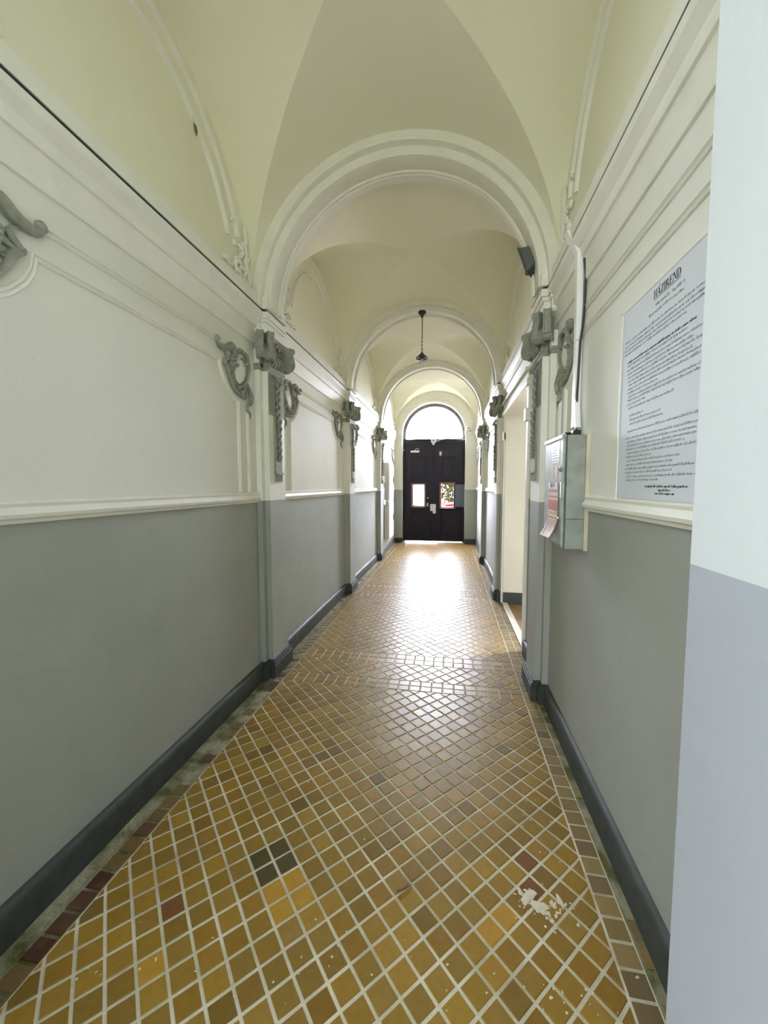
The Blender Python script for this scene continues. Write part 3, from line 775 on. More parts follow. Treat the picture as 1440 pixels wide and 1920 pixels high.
def make_cartouche(mir):
    t = thing('wall_cartouche', '', 'wall ornament')
    mb = MB()
    for k, (P, R_c) in CART.items():
        P2, R2 = smooth_path([(u, z) for u, z in P], [x * 0.001 for x in R_c])
        mb.tube([(0.010 + rr * 0.5, mir * u, z - 2.2) for (u, z), rr in zip(P2, R2)], R2, 8)
    for (u, z, r) in ((0.479, 2.400, 0.022), (0.408, 2.28, 0.016), (0.263, 2.303, 0.014), (0.223, 2.412, 0.017), (0.19, 2.12, 0.016)):
        mb.lathe([(0.001, 0), (r, 0.006), (r * 0.9, 0.016), (r * 0.45, 0.026), (0.001, 0.028)], (0.004, mir * u, z - 2.2), 10, axis='x')
    for k in range(11):      # little leaf tips round the frame
        a = math.radians(100 + 21 * k); cu, cz_ = 0.213, 2.27
        u0, z0_ = cu + 0.118 * math.cos(a) * -1, cz_ + 0.122 * math.sin(a)
        u1, z1_ = cu - 0.142 * math.cos(a + 0.18), cz_ + 0.146 * math.sin(a + 0.18)
        mb.tube([(0.008, mir * u0, z0_ - 2.2), (0.022, mir * (u0 + u1) / 2, (z0_ + z1_) / 2 - 2.2), (0.010, mir * u1, z1_ - 2.2)], [0.006, 0.0125, 0.004], 6)
    P2, R2 = smooth_path([(0.285, 2.285), (0.295, 2.25), (0.285, 2.21), (0.25, 2.185), (0.21, 2.193), (0.165, 2.235), (0.14, 2.29), (0.135, 2.34), (0.16, 2.365), (0.20, 2.365)], [0.005] * 10)
    mb.tube([(0.012, mir * u, z - 2.2) for u, z in P2], R2, 6)
    mb.build('scrollwork', 'orn', t, smooth=True)
    mb = MB(); cx, cz = 0.212, 2.268
    vs = [(0.016, mir * cx, cz - 2.2)]
    n = 20
    for ring, (k, dd) in enumerate(((0.6, 0.014), (1.0, 0.003))):
        for i in range(n):
            a = 2 * PI * i / n; vs.append((dd, mir * (cx + k * (0.09 * math.cos(a) - 0.02 * math.sin(a))), cz - 2.2 + k * 0.10 * math.sin(a)))
    fs = [(0, 1 + i, 1 + (i + 1) % n) for i in range(n)] + [(1 + i, 1 + n + i, 1 + n + (i + 1) % n, 1 + (i + 1) % n) for i in range(n)]
    mb.add(vs, fs); mb.build('shield', 'trimw', t, smooth=True)
    return t
cn = {1: make_cartouche(1), -1: make_cartouche(-1)}; used = {1: False, -1: False}
# (wall side, pilaster edge Y, direction away from the pilaster, label)
CL = [(-1, 0.72, 1, 'large sage stucco cartouche cut by the left picture edge'),
      (-1, 2.72, -1, 'sage stucco cartouche on the left wall, just before the nearest pilaster'),
      (-1, 3.10, 1, 'sage stucco cartouche on the left wall, just behind the nearest pilaster'),
      (-1, 5.12, -1, 'sage stucco cartouche on the left wall, just before the second pilaster'),
      (-1, 5.50, 1, 'stucco cartouche on the left wall, just behind the second pilaster'),
      (-1, 7.52, -1, 'small-looking cartouche on the left wall, just before the third pilaster'),
      (-1, 7.90, 1, 'cartouche on the left wall, just behind the third pilaster'),
      (-1, 9.95, -1, 'pale cartouche on the left wall beside the entrance pier'),
      (1, 2.72, -1, 'sage stucco cartouche on the right wall behind the white cable trunking'),
      (1, 5.50, 1, 'stucco cartouche on the right wall, just behind the second pilaster'),
      (1, 7.52, -1, 'stucco cartouche on the right wall, just before the third pilaster'),
      (1, 7.90, 1, 'stucco cartouche on the right wall, just behind the third pilaster'),
      (1, 9.95, -1, 'pale cartouche on the right wall beside the entrance pier')]
for s, y, d, lab in CL:
    mir = d if s < 0 else -d
    o = copy_tree(cn[mir]) if used[mir] else cn[mir]; used[mir] = True
    o.location = (X0 + s * W, y, 2.2); o.rotation_euler = (0, 0, 0 if s < 0 else PI)
    o['label'] = lab; o['group'] = 'stucco cartouches beside the capitals'

# ---- white lunette ornaments above the cornice ------------------------------
def make_lun(mir):
    t = thing('lunette_ornament', '', 'wall ornament'); rnd = random.Random(3)
    mb = MB()
    runs = [([(0.10, 0.42), (0.115, 0.36), (0.10, 0.30), (0.13, 0.26), (0.105, 0.21), (0.12, 0.16), (0.10, 0.11), (0.13, 0.06)], [5, 11, 9, 12, 9, 12, 10, 7]),
            ([(0.13, 0.12), (0.08, 0.09), (0.065, 0.05), (0.10, 0.02), (0.14, 0.035)], [7, 11, 13, 11, 7]),
            ([(0.15, 0.10), (0.20, 0.12), (0.25, 0.085), (0.23, 0.05), (0.19, 0.06)], [7, 11, 12, 10, 6]),
            ([(0.25, 0.07), (0.32, 0.045), (0.36, 0.06), (0.39, 0.04)], [8, 9, 11, 6]),
            ([(0.13, 0.28), (0.16, 0.24), (0.15, 0.19), (0.18, 0.15)], [5, 9, 9, 6]),
            ([(0.235, 0.36), (0.27, 0.35), (0.28, 0.33)], [4, 8, 4])]
    for P, R_c in runs:
        P2, R2 = smooth_path(P, [x * 0.00145 for x in R_c]); mb.tube([(0.006 + rr * 0.5, mir * u, z) for (u, z), rr in zip(P2, R2)], R2, 7)
    for k in range(22):
        u = rnd.uniform(0.07, 0.26); z = rnd.uniform(0.02, 0.24); r = rnd.uniform(0.009, 0.018)
        mb.lathe([(0.001, 0), (r, 0.004), (r * 0.8, 0.018), (0.001, 0.025)], (0.002, mir * u, z), 8, axis='x')
    mb.build('leafwork', 'trimw', t, smooth=True)
    return t
ln = {1: make_lun(1), -1: make_lun(-1)}; used = {1: False, -1: False}
names = ['first', 'second', 'third', 'fourth']
for s in (-1, 1):
    for bi, (ya, yb) in enumerate(BAYS):
        for y, d in ((ya, 1), (yb, -1)):
            if bi == 0 and d == 1 : 
                if s > 0: continue
            mir = d if s < 0 else -d
            o = copy_tree(ln[mir]) if used[mir] else ln[mir]; used[mir] = True
            o.location = (X0 + s * W, y, 2.885); o.rotation_euler = (0, 0, 0 if s < 0 else PI)
            o['label'] = 'cream leaf stucco above the %s cornice, %s corner of the %s vault bay' % ('left' if s < 0 else 'right', 'near' if d > 0 else 'far', names[bi])
            o['group'] = 'leaf stucco in the corners of the lunettes'

# ---- black cable lying in the cornice groove --------------------------------
for s in (-1, 1):
    f = side(s); pts = [f(0.056, 0.74, 2.783)]
    for y0 in P_NEAR:
        for d, y in ((0.054, y0 + 0.0), (0.062, y0 + 0.035), (0.085, y0 + 0.042), (0.088, y0 + 0.19), (0.085, y0 + 0.338), (0.062, y0 + 0.345), (0.054, y0 + 0.38)):
            pts.append(f(d, y, 2.781 + random.uniform(-0.002, 0.002)))
    pts.append(f(0.056, 9.9, 2.783))
    mb = MB(); mb.tube(pts, 0.0064, 6)
    tag(mb.build('cornice_cable', 'crack'), 'thin black cable along the %s cornice' % ('left' if s < 0 else 'right'), 'cable')

# ---- house rules board on the right wall ------------------------------------
XW = X0 + W
bd = thing('house_rules_board', 'large white house rules sheet HÁZIREND framed on the right wall', 'notice', (XW, 1.385, 1.42))
YL, YR = 0.322, -0.322      # left edge (far) .. right edge (near) in local y
mb = MB(); mb.box(-0.012, -0.001, YR, YL, 0.0, 0.742); mb.build('backing_sheet', 'white', bd)
mb = MB(); mb.box(-0.0145, -0.012, YR + 0.008, YL - 0.012, 0.03, 0.738); mb.build('printed_sheet', 'paper', bd)
mb = MB()
for a, b, c_, d_ in ((YL - 0.012, YL + 0.003, -0.002, 0.748), (YR - 0.003, YR + 0.012, -0.002, 0.748), (YR, YL, -0.004, 0.006), (YR, YL, 0.738, 0.748)): mb.box(-0.017, -0.001, a, b, c_, d_)
mb.build('thin_frame', 'trimw', bd, bevel=0.002)
def fy(y): return y - 1.385
def fz(z): return z - 1.42
XT = -0.0152
rnd = random.Random(11)
def textline(mb, ya, yb, z, h, wmin=0.012, wmax=0.045):
    """words as rows of tiny letter strokes, running from ya (far) to yb (near)"""
    y = ya
    while y > yb + 0.004:
        wl = min(rnd.uniform(wmin, wmax), y - yb); q = y
        while q > y - wl + 0.0012:
            lw = rnd.uniform(0.0022, 0.0034); hh = h * rnd.choice((0.55, 0.58, 0.55, 0.55, 0.9)); lo = -h * 0.25 if rnd.random() < 0.08 else 0
            kind = rnd.random(); x1 = XT
            z0 = fz(z) + lo - h * 0.3; z1 = z0 + hh - lo
            mb.box(x1, x1 + 0.0006, fy(q) - 0.0006, fy(q), z0, z1)
            if kind < 0.75: mb.box(x1, x1 + 0.0006, fy(q) - lw, fy(q) - 0.0009, z0 + (hh - lo) * 0.42, z0 + (hh - lo) * 0.62)
            if kind < 0.4: mb.box(x1, x1 + 0.0006, fy(q) - lw, fy(q) - lw + 0.0006, z0, z1)
            if 0.3 < kind < 0.9: mb.box(x1, x1 + 0.0006, fy(q) - lw, fy(q), z0, z0 + 0.0008)
            q -= lw + 0.0010
        y -= wl + 0.0042
SUB = [(1.449, 1.363, 2.090), (1.350, 1.302, 2.088), (1.293, 1.287, 2.088), (1.491, 1.408, 2.069), (1.403, 1.352, 2.070), (1.348, 1.284, 2.067)]
LN = [(1.664, 1.12, 2.038), (1.668, 1.11, 2.022), (1.670, 1.11, 2.008), (1.669, 1.264, 1.994), (1.639, 1.217, 1.959, 1), (1.641, 1.263, 1.946), (1.640, 1.11, 1.930), (1.638, 1.234, 1.915), (1.631, 1.12, 1.901),
      (1.635, 1.233, 1.886), (1.626, 1.186, 1.873), (1.633, 1.184, 1.858), (1.631, 1.414, 1.844), (1.622, 1.11, 1.829), (1.629, 1.12, 1.816), (1.630, 1.486, 1.801), (1.620, 1.318, 1.786),
      (1.608, 1.504, 1.757), (1.607, 1.392, 1.741), (1.605, 1.372, 1.726), (1.621, 1.11, 1.700), (1.632, 1.11, 1.675), (1.620, 1.12, 1.660), (1.619, 1.13, 1.646), (1.629, 1.249, 1.633), (1.616, 1.11, 1.618),
      (1.620, 1.435, 1.604), (1.614, 1.270, 1.590), (1.623, 1.307, 1.575), (1.627, 1.10, 1.560), (1.623, 1.308, 1.546), (1.616, 1.13, 1.531), (1.612, 1.387, 1.518), (1.468, 1.222, 1.495, 1), (1.380, 1.311, 1.483, 1), (1.399, 1.289, 1.472, 1)]
mb = MB()
for L in SUB: textline(mb, L[0], L[1], L[2], 0.0105)
for L in LN:
    if len(L) == 3: textline(mb, L[0], L[1], L[2], 0.0088)
mb.build('body_text', 'ink', bd)
for nm, sel in (('bold_text', lambda z: z > 1.9), ('footer_text', lambda z: z < 1.9)):
    mb = MB()
    for L in LN:
        if len(L) == 4 and sel(L[2]): textline(mb, L[0], L[1], L[2], 0.0092)
    mb.build(nm, 'inkd', bd)
# serif capitals of the heading, built from strokes
def glyph(ch):
    S = []  # rectangles / quads in unit cell (x 0..w, y 0..1)
    st, th, sf = 0.17, 0.055, 0.07
    def stem(x, w_=st, y0=0, y1=1): S.append([(x, y0), (x + w_, y0), (x + w_, y1), (x, y1)])
    def bar(x0, x1, y, t=th): S.append([(x0, y), (x1, y), (x1, y + t), (x0, y + t)])
    def serif(x, w_=st, tops=(0, 1)):
        for t_ in tops: S.append([(x - 0.07, 0 if t_ == 0 else 0.95), (x + w_ + 0.07, 0 if t_ == 0 else 0.95), (x + w_ + 0.07, 0.05 if t_ == 0 else 1), (x - 0.07, 0.05 if t_ == 0 else 1)])
    def arcseg(cx, cy, rx, ry, a0, a1, t=0.16, n=8):
        for i in range(n):
            p = [(cx + k * math.cos(a) if False else cx + (rx - q * t) * math.cos(a), cy + (ry - q * th) * math.sin(a)) for a, q in
                 ((a0 + (a1 - a0) * i / n, 0), (a0 + (a1 - a0) * (i + 1) / n, 0), (a0 + (a1 - a0) * (i + 1) / n, 1), (a0 + (a1 - a0) * i / n, 1))]
            S.append(p)
    if ch == 'H': stem(.08); stem(.60); serif(.08); serif(.60); bar(.28, .60, .47); wd = .88
    elif ch in 'AÁ':
        S.append([(.07, 0), (.14, 0), (.45, .95), (.40, 1)]); S.append([(.62, 0), (.84, 0), (.50, 1), (.38, 1)]); bar(.2, .68, .30); serif(.06, .06, (0,)); serif(.64, .18, (0,))
        if ch == 'Á': S.append([(.42, 1.08), (.50, 1.08), (.66, 1.28), (.54, 1.30)])
        wd = .90
    elif ch == 'Z': bar(.06, .70, .92); bar(.04, .72, 0); S.append([(.04, .03), (.24, .03), (.70, .95), (.50, .95)]); stem(.06, .05, .75, 1); stem(.67, .05, 0, .25); wd = .76
    elif ch == 'I': stem(.09); serif(.09); wd = .38
    elif ch == 'R': stem(.08); serif(.08); arcseg(.34, .74, .36, .26, -PI / 2, PI / 2); bar(.2, .36, .93); bar(.2, .36, .48); S.append([(.34, .50), (.54, .50), (.86, 0), (.62, 0)]); wd = .88
    elif ch == 'E': stem(.08); serif(.08); bar(.2, .68, .93); bar(.2, .56, .48); bar(.2, .72, 0); stem(.65, .05, .75, 1); stem(.68, .05, 0, .25); stem(.53, .04, .36, .66); wd = .78
    elif ch == 'N': stem(.12, .07); stem(.72, .07); serif(.12, .07, (0, 1)); serif(.72, .07, (1,)); S.append([(.06, 1), (.30, 1), (.79, 0), (.70, 0)]); wd = .90
    else: stem(.08); serif(.08); arcseg(.34, .5, .50, .50, -PI / 2, PI / 2, .18, 12); bar(.2, .36, .93); bar(.2, .36, 0); wd = .90
    return S, wd
word = 'HÁZIREND'; tot = sum(glyph(c)[1] for c in word) + 0.03 * 7
ya, yb = 1.463, 1.308; sc = (ya - yb) / tot; hz = 0.026; y = ya
mb = MB(); mn = MB()
for ch in word:
    S, wd = glyph(ch)
    for q in S:
        P = [(fy(y - px * sc), fz(2.114) + py * hz) for px, py in q]
        (mn if ch == 'N' else mb).prism(P, lambda u, v, t: (t, u, v), XT, XT + 0.0006)
    y -= (wd + 0.03) * sc
mb.box(XT, XT + 0.0006, fy(yb), fy(ya), fz(2.1085), fz(2.1100))
mb.build('heading_text', 'inkd', bd); mn.build('heading_letter', 'inkb', bd)

# ---- grey steel box on the right wall ---------------------------------------
bx = thing('electrical_box', 'scratched grey steel distribution box with stickers on the right wall', 'electrical box', (0.675, 2.05, 1.18))
mb = MB(); mb.box(-0.020, -0.001, -0.006, 0.39, -0.008, 0.569); c_ = mb.build('mounting_board', 'wood', bx, bevel=0.002); c_['label'] = 'cream wooden board behind the box'
mb = MB(); mb.box(-0.105, -0.020, 0.0, 0.38, 0.0, 0.566); mb.box(-0.0, -0.0, 0, 0, 0, 0) if False else None
mb.build('box_body', 'metal', bx, bevel=0.003)
mb = MB(); mb.box(-0.106, -0.019, -0.0015, 0.0, 0.150, 0.152); mb.build('seam', 'black', bx)
mb = MB(); mb.box(-0.119, -0.106, 0.018, 0.388, 0.012, 0.552); mb.box(-0.124, -0.112, 0.008, 0.02, 0.005, 0.56); mb.box(-0.126, -0.105, 0.02, 0.392, 0.552, 0.574)
dr = mb.build('box_door', 'metalfront', bx, bevel=0.003)
mb = MB(); mb.box(-0.1215, -0.1190, 0.02, 0.386, 0.5465, 0.552); mb.build('door_gap', 'black', dr)
for z in (0.40, 0.145):
    mb = MB(); mb.lathe([(0.013, 0), (0.013, -0.006), (0.008, -0.008), (0.004, -0.014), (0.0005, -0.014)], (-0.119, 0.055, z), 14, axis='x'); mb.build('lock', 'chrome', dr, smooth=True)
mb = MB(); mb.box(-0.1225, -0.119, 0.040, 0.052, 0.255, 0.335); mb.build('latch_plate', 'chrome', dr, bevel=0.001)
XS = -0.1196
def sticker(name, y0, y1, z0, z1, m_, lines, lm, lab):
    mb = MB(); mb.box(XS - 0.0008, XS, y0, y1, z0, z1); o = mb.build(name, m_, dr); o['label'] = lab
    mb = MB()
    for i in range(lines):
        z = z1 - (z1 - z0) * (i + 0.7) / (lines + 0.4); a = y1 - 0.012 - rnd.uniform(0, 0.01); b = y0 + 0.01 + rnd.uniform(0, (y1 - y0) * 0.35); q = a
        while q > b + 0.004:
            wl = min(rnd.uniform(0.008, 0.022), q - b); mb.box(XS - 0.0014, XS - 0.0008, q - wl, q, z - 0.0026, z + 0.0026); q -= wl + 0.004
    if lines: mb.build('print', lm, o)
    return o
sticker('notice_sticker', 0.088, 0.235, 0.437, 0.545, 'white', 7, 'ink', 'white printed notice at the top of the box door')
sticker('faded_sticker', 0.118, 0.225, 0.352, 0.42, 'pink', 5, 'orange', 'faded pinkish notice under the white one')
# tear-off flyer
fl = thing('tear_off_flyer', 'red and orange tear-off flyer taped to the grey steel box', 'flyer', (0.675 + XS - 0.002, 2.13, 1.215))
def strip_mesh(z0, z1, m_, nm, y0=0.0, y1=0.205, dx=0.0, bend=False):
    mb = MB(); n = 8; vs = []
    for i in range(n + 1):
        t = i / n; z = z0 + (z1 - z0) * t; lift = (0.035 * ((0.125 - z) / 0.125) ** 2 if z < 0.125 else 0) ; sh = (0.03 * ((0.125 - z) / 0.125) ** 2 if z < 0.125 else 0)
        for yy in (y0, y1): vs.append((-0.001 - dx - lift, yy + sh, z + (0.008 if yy == y0 and z < 0.1 else 0) * (1 - z / 0.1 if z < 0.1 else 0)))
    k = len(vs); vs += [(x + 0.0005, y_, z_) for x, y_, z_ in vs]
    fs = [(2 * i, 2 * i + 1, 2 * i + 3, 2 * i + 2) for i in range(n)] + [(k + 2 * i, k + 2 * i + 2, k + 2 * i + 3, k + 2 * i + 1) for i in range(n)]
    mb.add(vs, fs); return mb.build(nm, m_, fl)
strip_mesh(0.0, 0.275, 'pink', 'sheet')
for z0, z1, m_ in ((0.247, 0.262, 'orange'), (0.218, 0.228, 'orange'), (0.150, 0.205, 'red'), (0.128, 0.140, 'olive'), (0.105, 0.114, 'red')):
    strip_mesh(z0, z1, m_, 'printed_band', 0.008, 0.197, 0.0012)
for k in range(5): strip_mesh(0.006, 0.100, 'orange', 'tear_off_tab', 0.010 + k * 0.040, 0.036 + k * 0.040, 0.0012)
for y_ in (0.03, 0.17):
    mb = MB(); mb.box(-0.0025, 0.0, y_, y_ + 0.025, 0.268, 0.298); mb.build('tape', 'white', fl)

# ---- cable trunking running down to the box ---------------------------------
tr = thing('cable_trunking', 'white cable trunking running from the cornice down to the steel box', 'cable trunking', (0.675, 2.2, 1.78))
def bar(mb, a, b, w1, w2):
    a = Vector(a); b = Vector(b); d = (b - a).normalized(); u = Vector((1, 0, 0)); u = (u - d * u.dot(d)).normalized(); v = d.cross(u)
    vs = [p + u * sx_ * w1 / 2 + v * sy_ * w2 / 2 for p in (a, b) for sx_, sy_ in ((-1, -1), (1, -1), (1, 1), (-1, 1))]
    mb.add(vs, [(0, 3, 2, 1), (4, 5, 6, 7)] + [(i, (i + 1) % 4, 4 + (i + 1) % 4, 4 + i) for i in range(4)])
mb = MB()
bar(mb, (-0.030, 0.0, 0.02), (-0.030, 0.0, 0.46), 0.030, 0.042); bar(mb, (-0.030, 0.0, 0.462), (-0.034, 0.01, 0.90), 0.030, 0.042); bar(mb, (-0.034, 0.01, 0.895), (-0.062, 0.12, 1.07), 0.030, 0.040)
mb.build('trunking_lid', 'white', tr, bevel=0.003)
mb = MB(); bar(mb, (-0.034, -0.055, 0.01), (-0.032, -0.015, 0.16), 0.026, 0.022); mb.build('branch_trunking', 'white', tr, bevel=0.003)
mb = MB(); mb.box(-0.075, -0.030, 0.02, 0.055, -0.030, 0.0); mb.build('cable_gland', 'black', tr, bevel=0.003)
mb = MB(); mb.box(-0.058, -0.020, -0.065, -0.02, -0.030, 0.0); mb.build('cable_gland', 'black', tr, bevel=0.003)
mb = MB()
mb.tube([(-0.032, -0.022, 0.0), (-0.034, -0.026, 0.18), (-0.028, -0.030, 0.45), (-0.020, -0.030, 0.52), (-0.014, -0.028, 0.62), (-0.012, -0.03, 0.78), (-0.02, -0.022, 0.86)], 0.006, 6)
mb.build('loose_cable', 'black', tr)

# ---- floodlight on the first arch -------------------------------------------
fl = thing('floodlight', 'dark green-grey floodlight on a bracket at the right foot of the nearest arch', 'floodlight', (0.560, 2.90, 2.90))
hx = Matrix.Rotation(math.radians(56), 4, 'Z') @ Matrix.Rotation(math.radians(-20), 4, 'X') @ Matrix.Diagonal((0.85, 0.9, 1.05, 1))
def tb(mb, x0, x1, y0, y1, z0, z1, off=(0, 0, 0), tap=1.0):
    k = len(mb.v); mb.box(x0, x1, y0, y1, z0, z1)
    for i in range(k, k + 8):
        v = list(mb.v[i])
        if tap != 1.0 and abs(v[1] - y0) < 1e-9: v[0] *= tap; v[2] *= tap
        mb.v[i] = tuple(hx @ Vector(v) + Vector(off))
OF = (-0.038, -0.01, 0.135)
mb = MB(); tb(mb, -0.062, 0.062, -0.035, 0.03, -0.088, 0.088, OF, 0.72); tb(mb, -0.030, 0.030, -0.060, -0.03, -0.045, 0.045, OF)
mb.build('housing', 'darkmetal', fl, bevel=0.004)
mb = MB(); tb(mb, -0.070, 0.070, 0.03, 0.042, -0.096, 0.096, OF); mb.build('bezel', 'doorframe', fl, bevel=0.003)
mb = MB(); tb(mb, -0.056, 0.056, 0.042, 0.045, -0.082, 0.082, OF); mb.build('lens', 'cab', fl)
mb = MB(); mb.tube([(-0.055, 0.0, 0.045), (-0.02, -0.01, 0.05), (0.012, 0.0, 0.05)], 0.009, 6); mb.tube([(-0.055, 0.0, 0.045), (-0.06, 0.0, 0.08)], 0.010, 6); mb.box(0.002, 0.018, -0.02, 0.02, 0.02, 0.08)
mb.build('bracket', 'black', fl)
mb = MB(); mb.tube([(-0.03, -0.03, 0.07), (-0.005, -0.04, 0.06), (0.004, -0.04, 0.03), (0.006, -0.035, 0.0)], 0.006, 6); mb.build('power_cable', 'black', fl)

# ---- hanging lantern ---------------------------------------------------------
YLP = 5.19; ZC = ZS - 0.02 + 0.941
lp = thing('pendant_lamp', 'small black pendant lamp on a chain under the second arch', 'lamp', (X0, YLP, ZC))
mb = MB(); mb.lathe([(0.0005, 0.0), (0.046, 0.0), (0.050, -0.012), (0.046, -0.028), (0.026, -0.042), (0.012, -0.075), (0.006, -0.085), (0.0005, -0.085)], (0, 0, 0), 24); mb.build('ceiling_rose', 'black', lp, smooth=True)
drop = ZC - 3.17
mb = MB(); z = -0.083; k = 0
while z > -drop + 0.055:
    a = [(0.0075 * math.cos(2 * PI * i / 10), 0, 0.015 * math.sin(2 * PI * i / 10)) for i in range(10)]
    if k % 2: a = [(0, x, zz) for x, _, zz in a]
    mb.tube([(p[0], p[1], p[2] + z) for p in a], 0.0022, 5, closed=True); z -= 0.0245; k += 1
mb.tube([(0.004, 0, -0.08), (0.006, 0.003, -0.25), (-0.003, 0.004, -0.42), (0.004, 0, -drop + 0.06)], 0.0035, 6)
mb.build('chain', 'black', lp)
zb = -drop
mb = MB(); mb.lathe([(0.0005, 0.065), (0.008, 0.063), (0.012, 0.05), (0.030, 0.030), (0.046, 0.014), (0.050, 0.004), (0.076, -0.010), (0.079, -0.022), (0.076, -0.026), (0.050, -0.020), (0.032, -0.012), (0.030, -0.03), (0.0005, -0.03)], (0, 0, zb), 32)
mb.build('lamp_shade', 'black', lp, smooth=True, angle=50)
mb = MB(); mb.lathe([(0.034, -0.022), (0.040, -0.045), (0.038, -0.085), (0.022, -0.112), (0.012, -0.118), (0.008, -0.128), (0.0005, -0.13)], (0, 0, zb), 24); mb.build('glass_jar', 'lampglass', lp, smooth=True)
mb = MB(); mb.lathe([(0.014, -0.028), (0.015, -0.045), (0.024, -0.062), (0.026, -0.075), (0.018, -0.092), (0.0005, -0.098)], (0, 0, zb), 20); mb.build('light_bulb', 'bulb', lp, smooth=True)

# ---- far left wall: mailbox/intercom plates and meter cabinets ---------------
f = side(-1)
def wbox(mb, d0, d1, y0, y1, z0, z1, s=-1, mi=0):
    a = X0 + s * (W - d0); b = X0 + s * (W - d1); mb.box(min(a, b), max(a, b), y0, y1, z0, z1, mi)
ip = thing('intercom_panel', 'dark steel intercom and letter plates on the left wall past the third pilaster', 'intercom', (X0 - W, 8.16, 1.35))
def lb(mb, d0, d1, y0, y1, z0, z1): mb.box(d0, d1, y0 - 8.16, y1 - 8.16, z0 - 1.35, z1 - 1.35)
mb = MB(); lb(mb, 0.001, 0.05, 7.98, 8.36, 1.55, 1.70); mb.build('upper_plate', 'metal', ip, bevel=0.004)
mb = MB(); lb(mb, 0.001, 0.03, 8.0, 8.34, 1.20, 1.54); c_ = mb.build('name_plate', 'metalfront', ip, bevel=0.003)
mb = MB()
for k in range(6): lb(mb, 0.03, 0.036, 8.03, 8.31, 1.23 + k * 0.05, 1.25 + k * 0.05)
mb.build('button_row', 'darkmetal', c_)
mb = MB(); lb(mb, 0.001, 0.06, 8.0, 8.30, 1.08, 1.19); mb.build('lower_plate', 'darkmetal', ip, bevel=0.004)
def cabinet(name, lab, y0, y1, z0, z1, m_):
    t = thing(name, lab, 'cabinet', (X0 - W, y0, z0), 0, 'meter cabinets on the far left wall')
    mb = MB(); mb.box(0.001, 0.10, 0, y1 - y0, 0, z1 - z0); mb.build('cabinet_body', m_, t, bevel=0.004)
    mb = MB(); mb.box(0.10, 0.112, 0.015, y1 - y0 - 0.015, 0.015, z1 - z0 - 0.015); d = mb.build('cabinet_door', m_, t, bevel=0.003)
    mb = MB(); mb.box(0.112, 0.124, y1 - y0 - 0.10, y1 - y0 - 0.06, (z1 - z0) * 0.45, (z1 - z0) * 0.45 + 0.14); mb.build('cabinet_handle', 'darkmetal', d)
cabinet('meter_cabinet', 'upper pale meter cabinet on the far left wall above the dado line', 8.45, 9.15, 1.175, 2.0, 'cab')
cabinet('meter_cabinet', 'lower beige meter cabinet on the far left wall near the floor', 8.45, 9.15, 0.30, 1.145, 'cab')

# ---- small things round the entrance door ------------------------------------
t = thing('sensor_light', 'small white motion sensor light above the middle of the entrance door', 'light', (-0.43, 10.22, 2.62))
mb = MB(); mb.box(-0.065, 0.065, -0.03, 0.0, -0.02, 0.075); mb.build('light_housing', 'white', t, bevel=0.004)
mb = MB(); mb.box(-0.045, 0.045, -0.034, -0.030, 0.0, 0.06); mb.build('light_lens', 'ink', t)
mb = MB(); mb.lathe([(0.0005, -0.05), (0.024, -0.04), (0.034, -0.02), (0.034, 0.0), (0.0005, 0.0)], (0.0, -0.005, -0.05), 16, axis='y'); mb.build('sensor_head', 'white', t, smooth=True)
t = thing('paper_notice', 'small white paper notice taped at the meeting of the door leaves', 'notice', (-0.43, 10.243, 0.76))
mb = MB(); mb.box(-0.075, 0.07, -0.002, -0.0005, 0.065, 0.245); mb.box(-0.005, 0.07, -0.002, -0.0005, 0.0, 0.065); mb.build('paper_sheet', 'white', t)
mb = MB()
for k in range(6): mb.box(-0.06, 0.04 - 0.01 * (k % 3), -0.003, -0.002, 0.22 - k * 0.022, 0.224 - k * 0.022)
mb.build('print', 'ink', t)
t = thing('junction_box', 'small pale junction box with cables on the right entrance pier', 'junction box', (0.455, 10.05, 2.885))
mb = MB(); mb.box(-0.05, 0.055, -0.045, -0.001, 0.0, 0.06); mb.build('box_cover', 'cab', t, bevel=0.003)
mb = MB()
for k in range(4): mb.box(-0.042 + k * 0.024, -0.030 + k * 0.024, -0.048, -0.045, 0.015, 0.045)
mb.build('vent_slot', 'ink', t)
mb = MB(); mb.tube([(0.12, -0.02, 0.0), (0.07, -0.03, -0.03), (0.0, -0.035, -0.035), (-0.06, -0.03, -0.07), (-0.12, -0.01, -0.13)], 0.009, 6); mb.build('cable', 'doorframe', t, smooth=True)
mb = MB(); mb.tube([(0.36, 10.21, 2.67), (0.25, 10.20, 2.69), (0.05, 10.20, 2.675), (-0.1, 10.20, 2.69), (-0.25, 10.20, 2.67), (-0.34, 10.20, 2.63), (-0.36, 10.2, 2.66)], 0.006, 6)
mb.tube([(0.36, 10.205, 2.65), (0.2, 10.2, 2.665), (0.0, 10.2, 2.70), (-0.3, 10.2, 2.68)], 0.005, 6)
tag(mb.build('loose_wiring', 'white', smooth=True), 'white loose wires draped along the transom right of the sensor light', 'cable')
mb = MB(); mb.tube([(-1.25, 10.20, 2.36), (-1.18, 10.20, 2.44)], 0.008, 6); mb.tube([(-1.235, 10.20, 2.36), (-1.235, 10.2, 1.3)], 0.007, 6)
tag(mb.build('wire_run', 'white', smooth=True), 'thin white wire running down the left door post', 'cable')

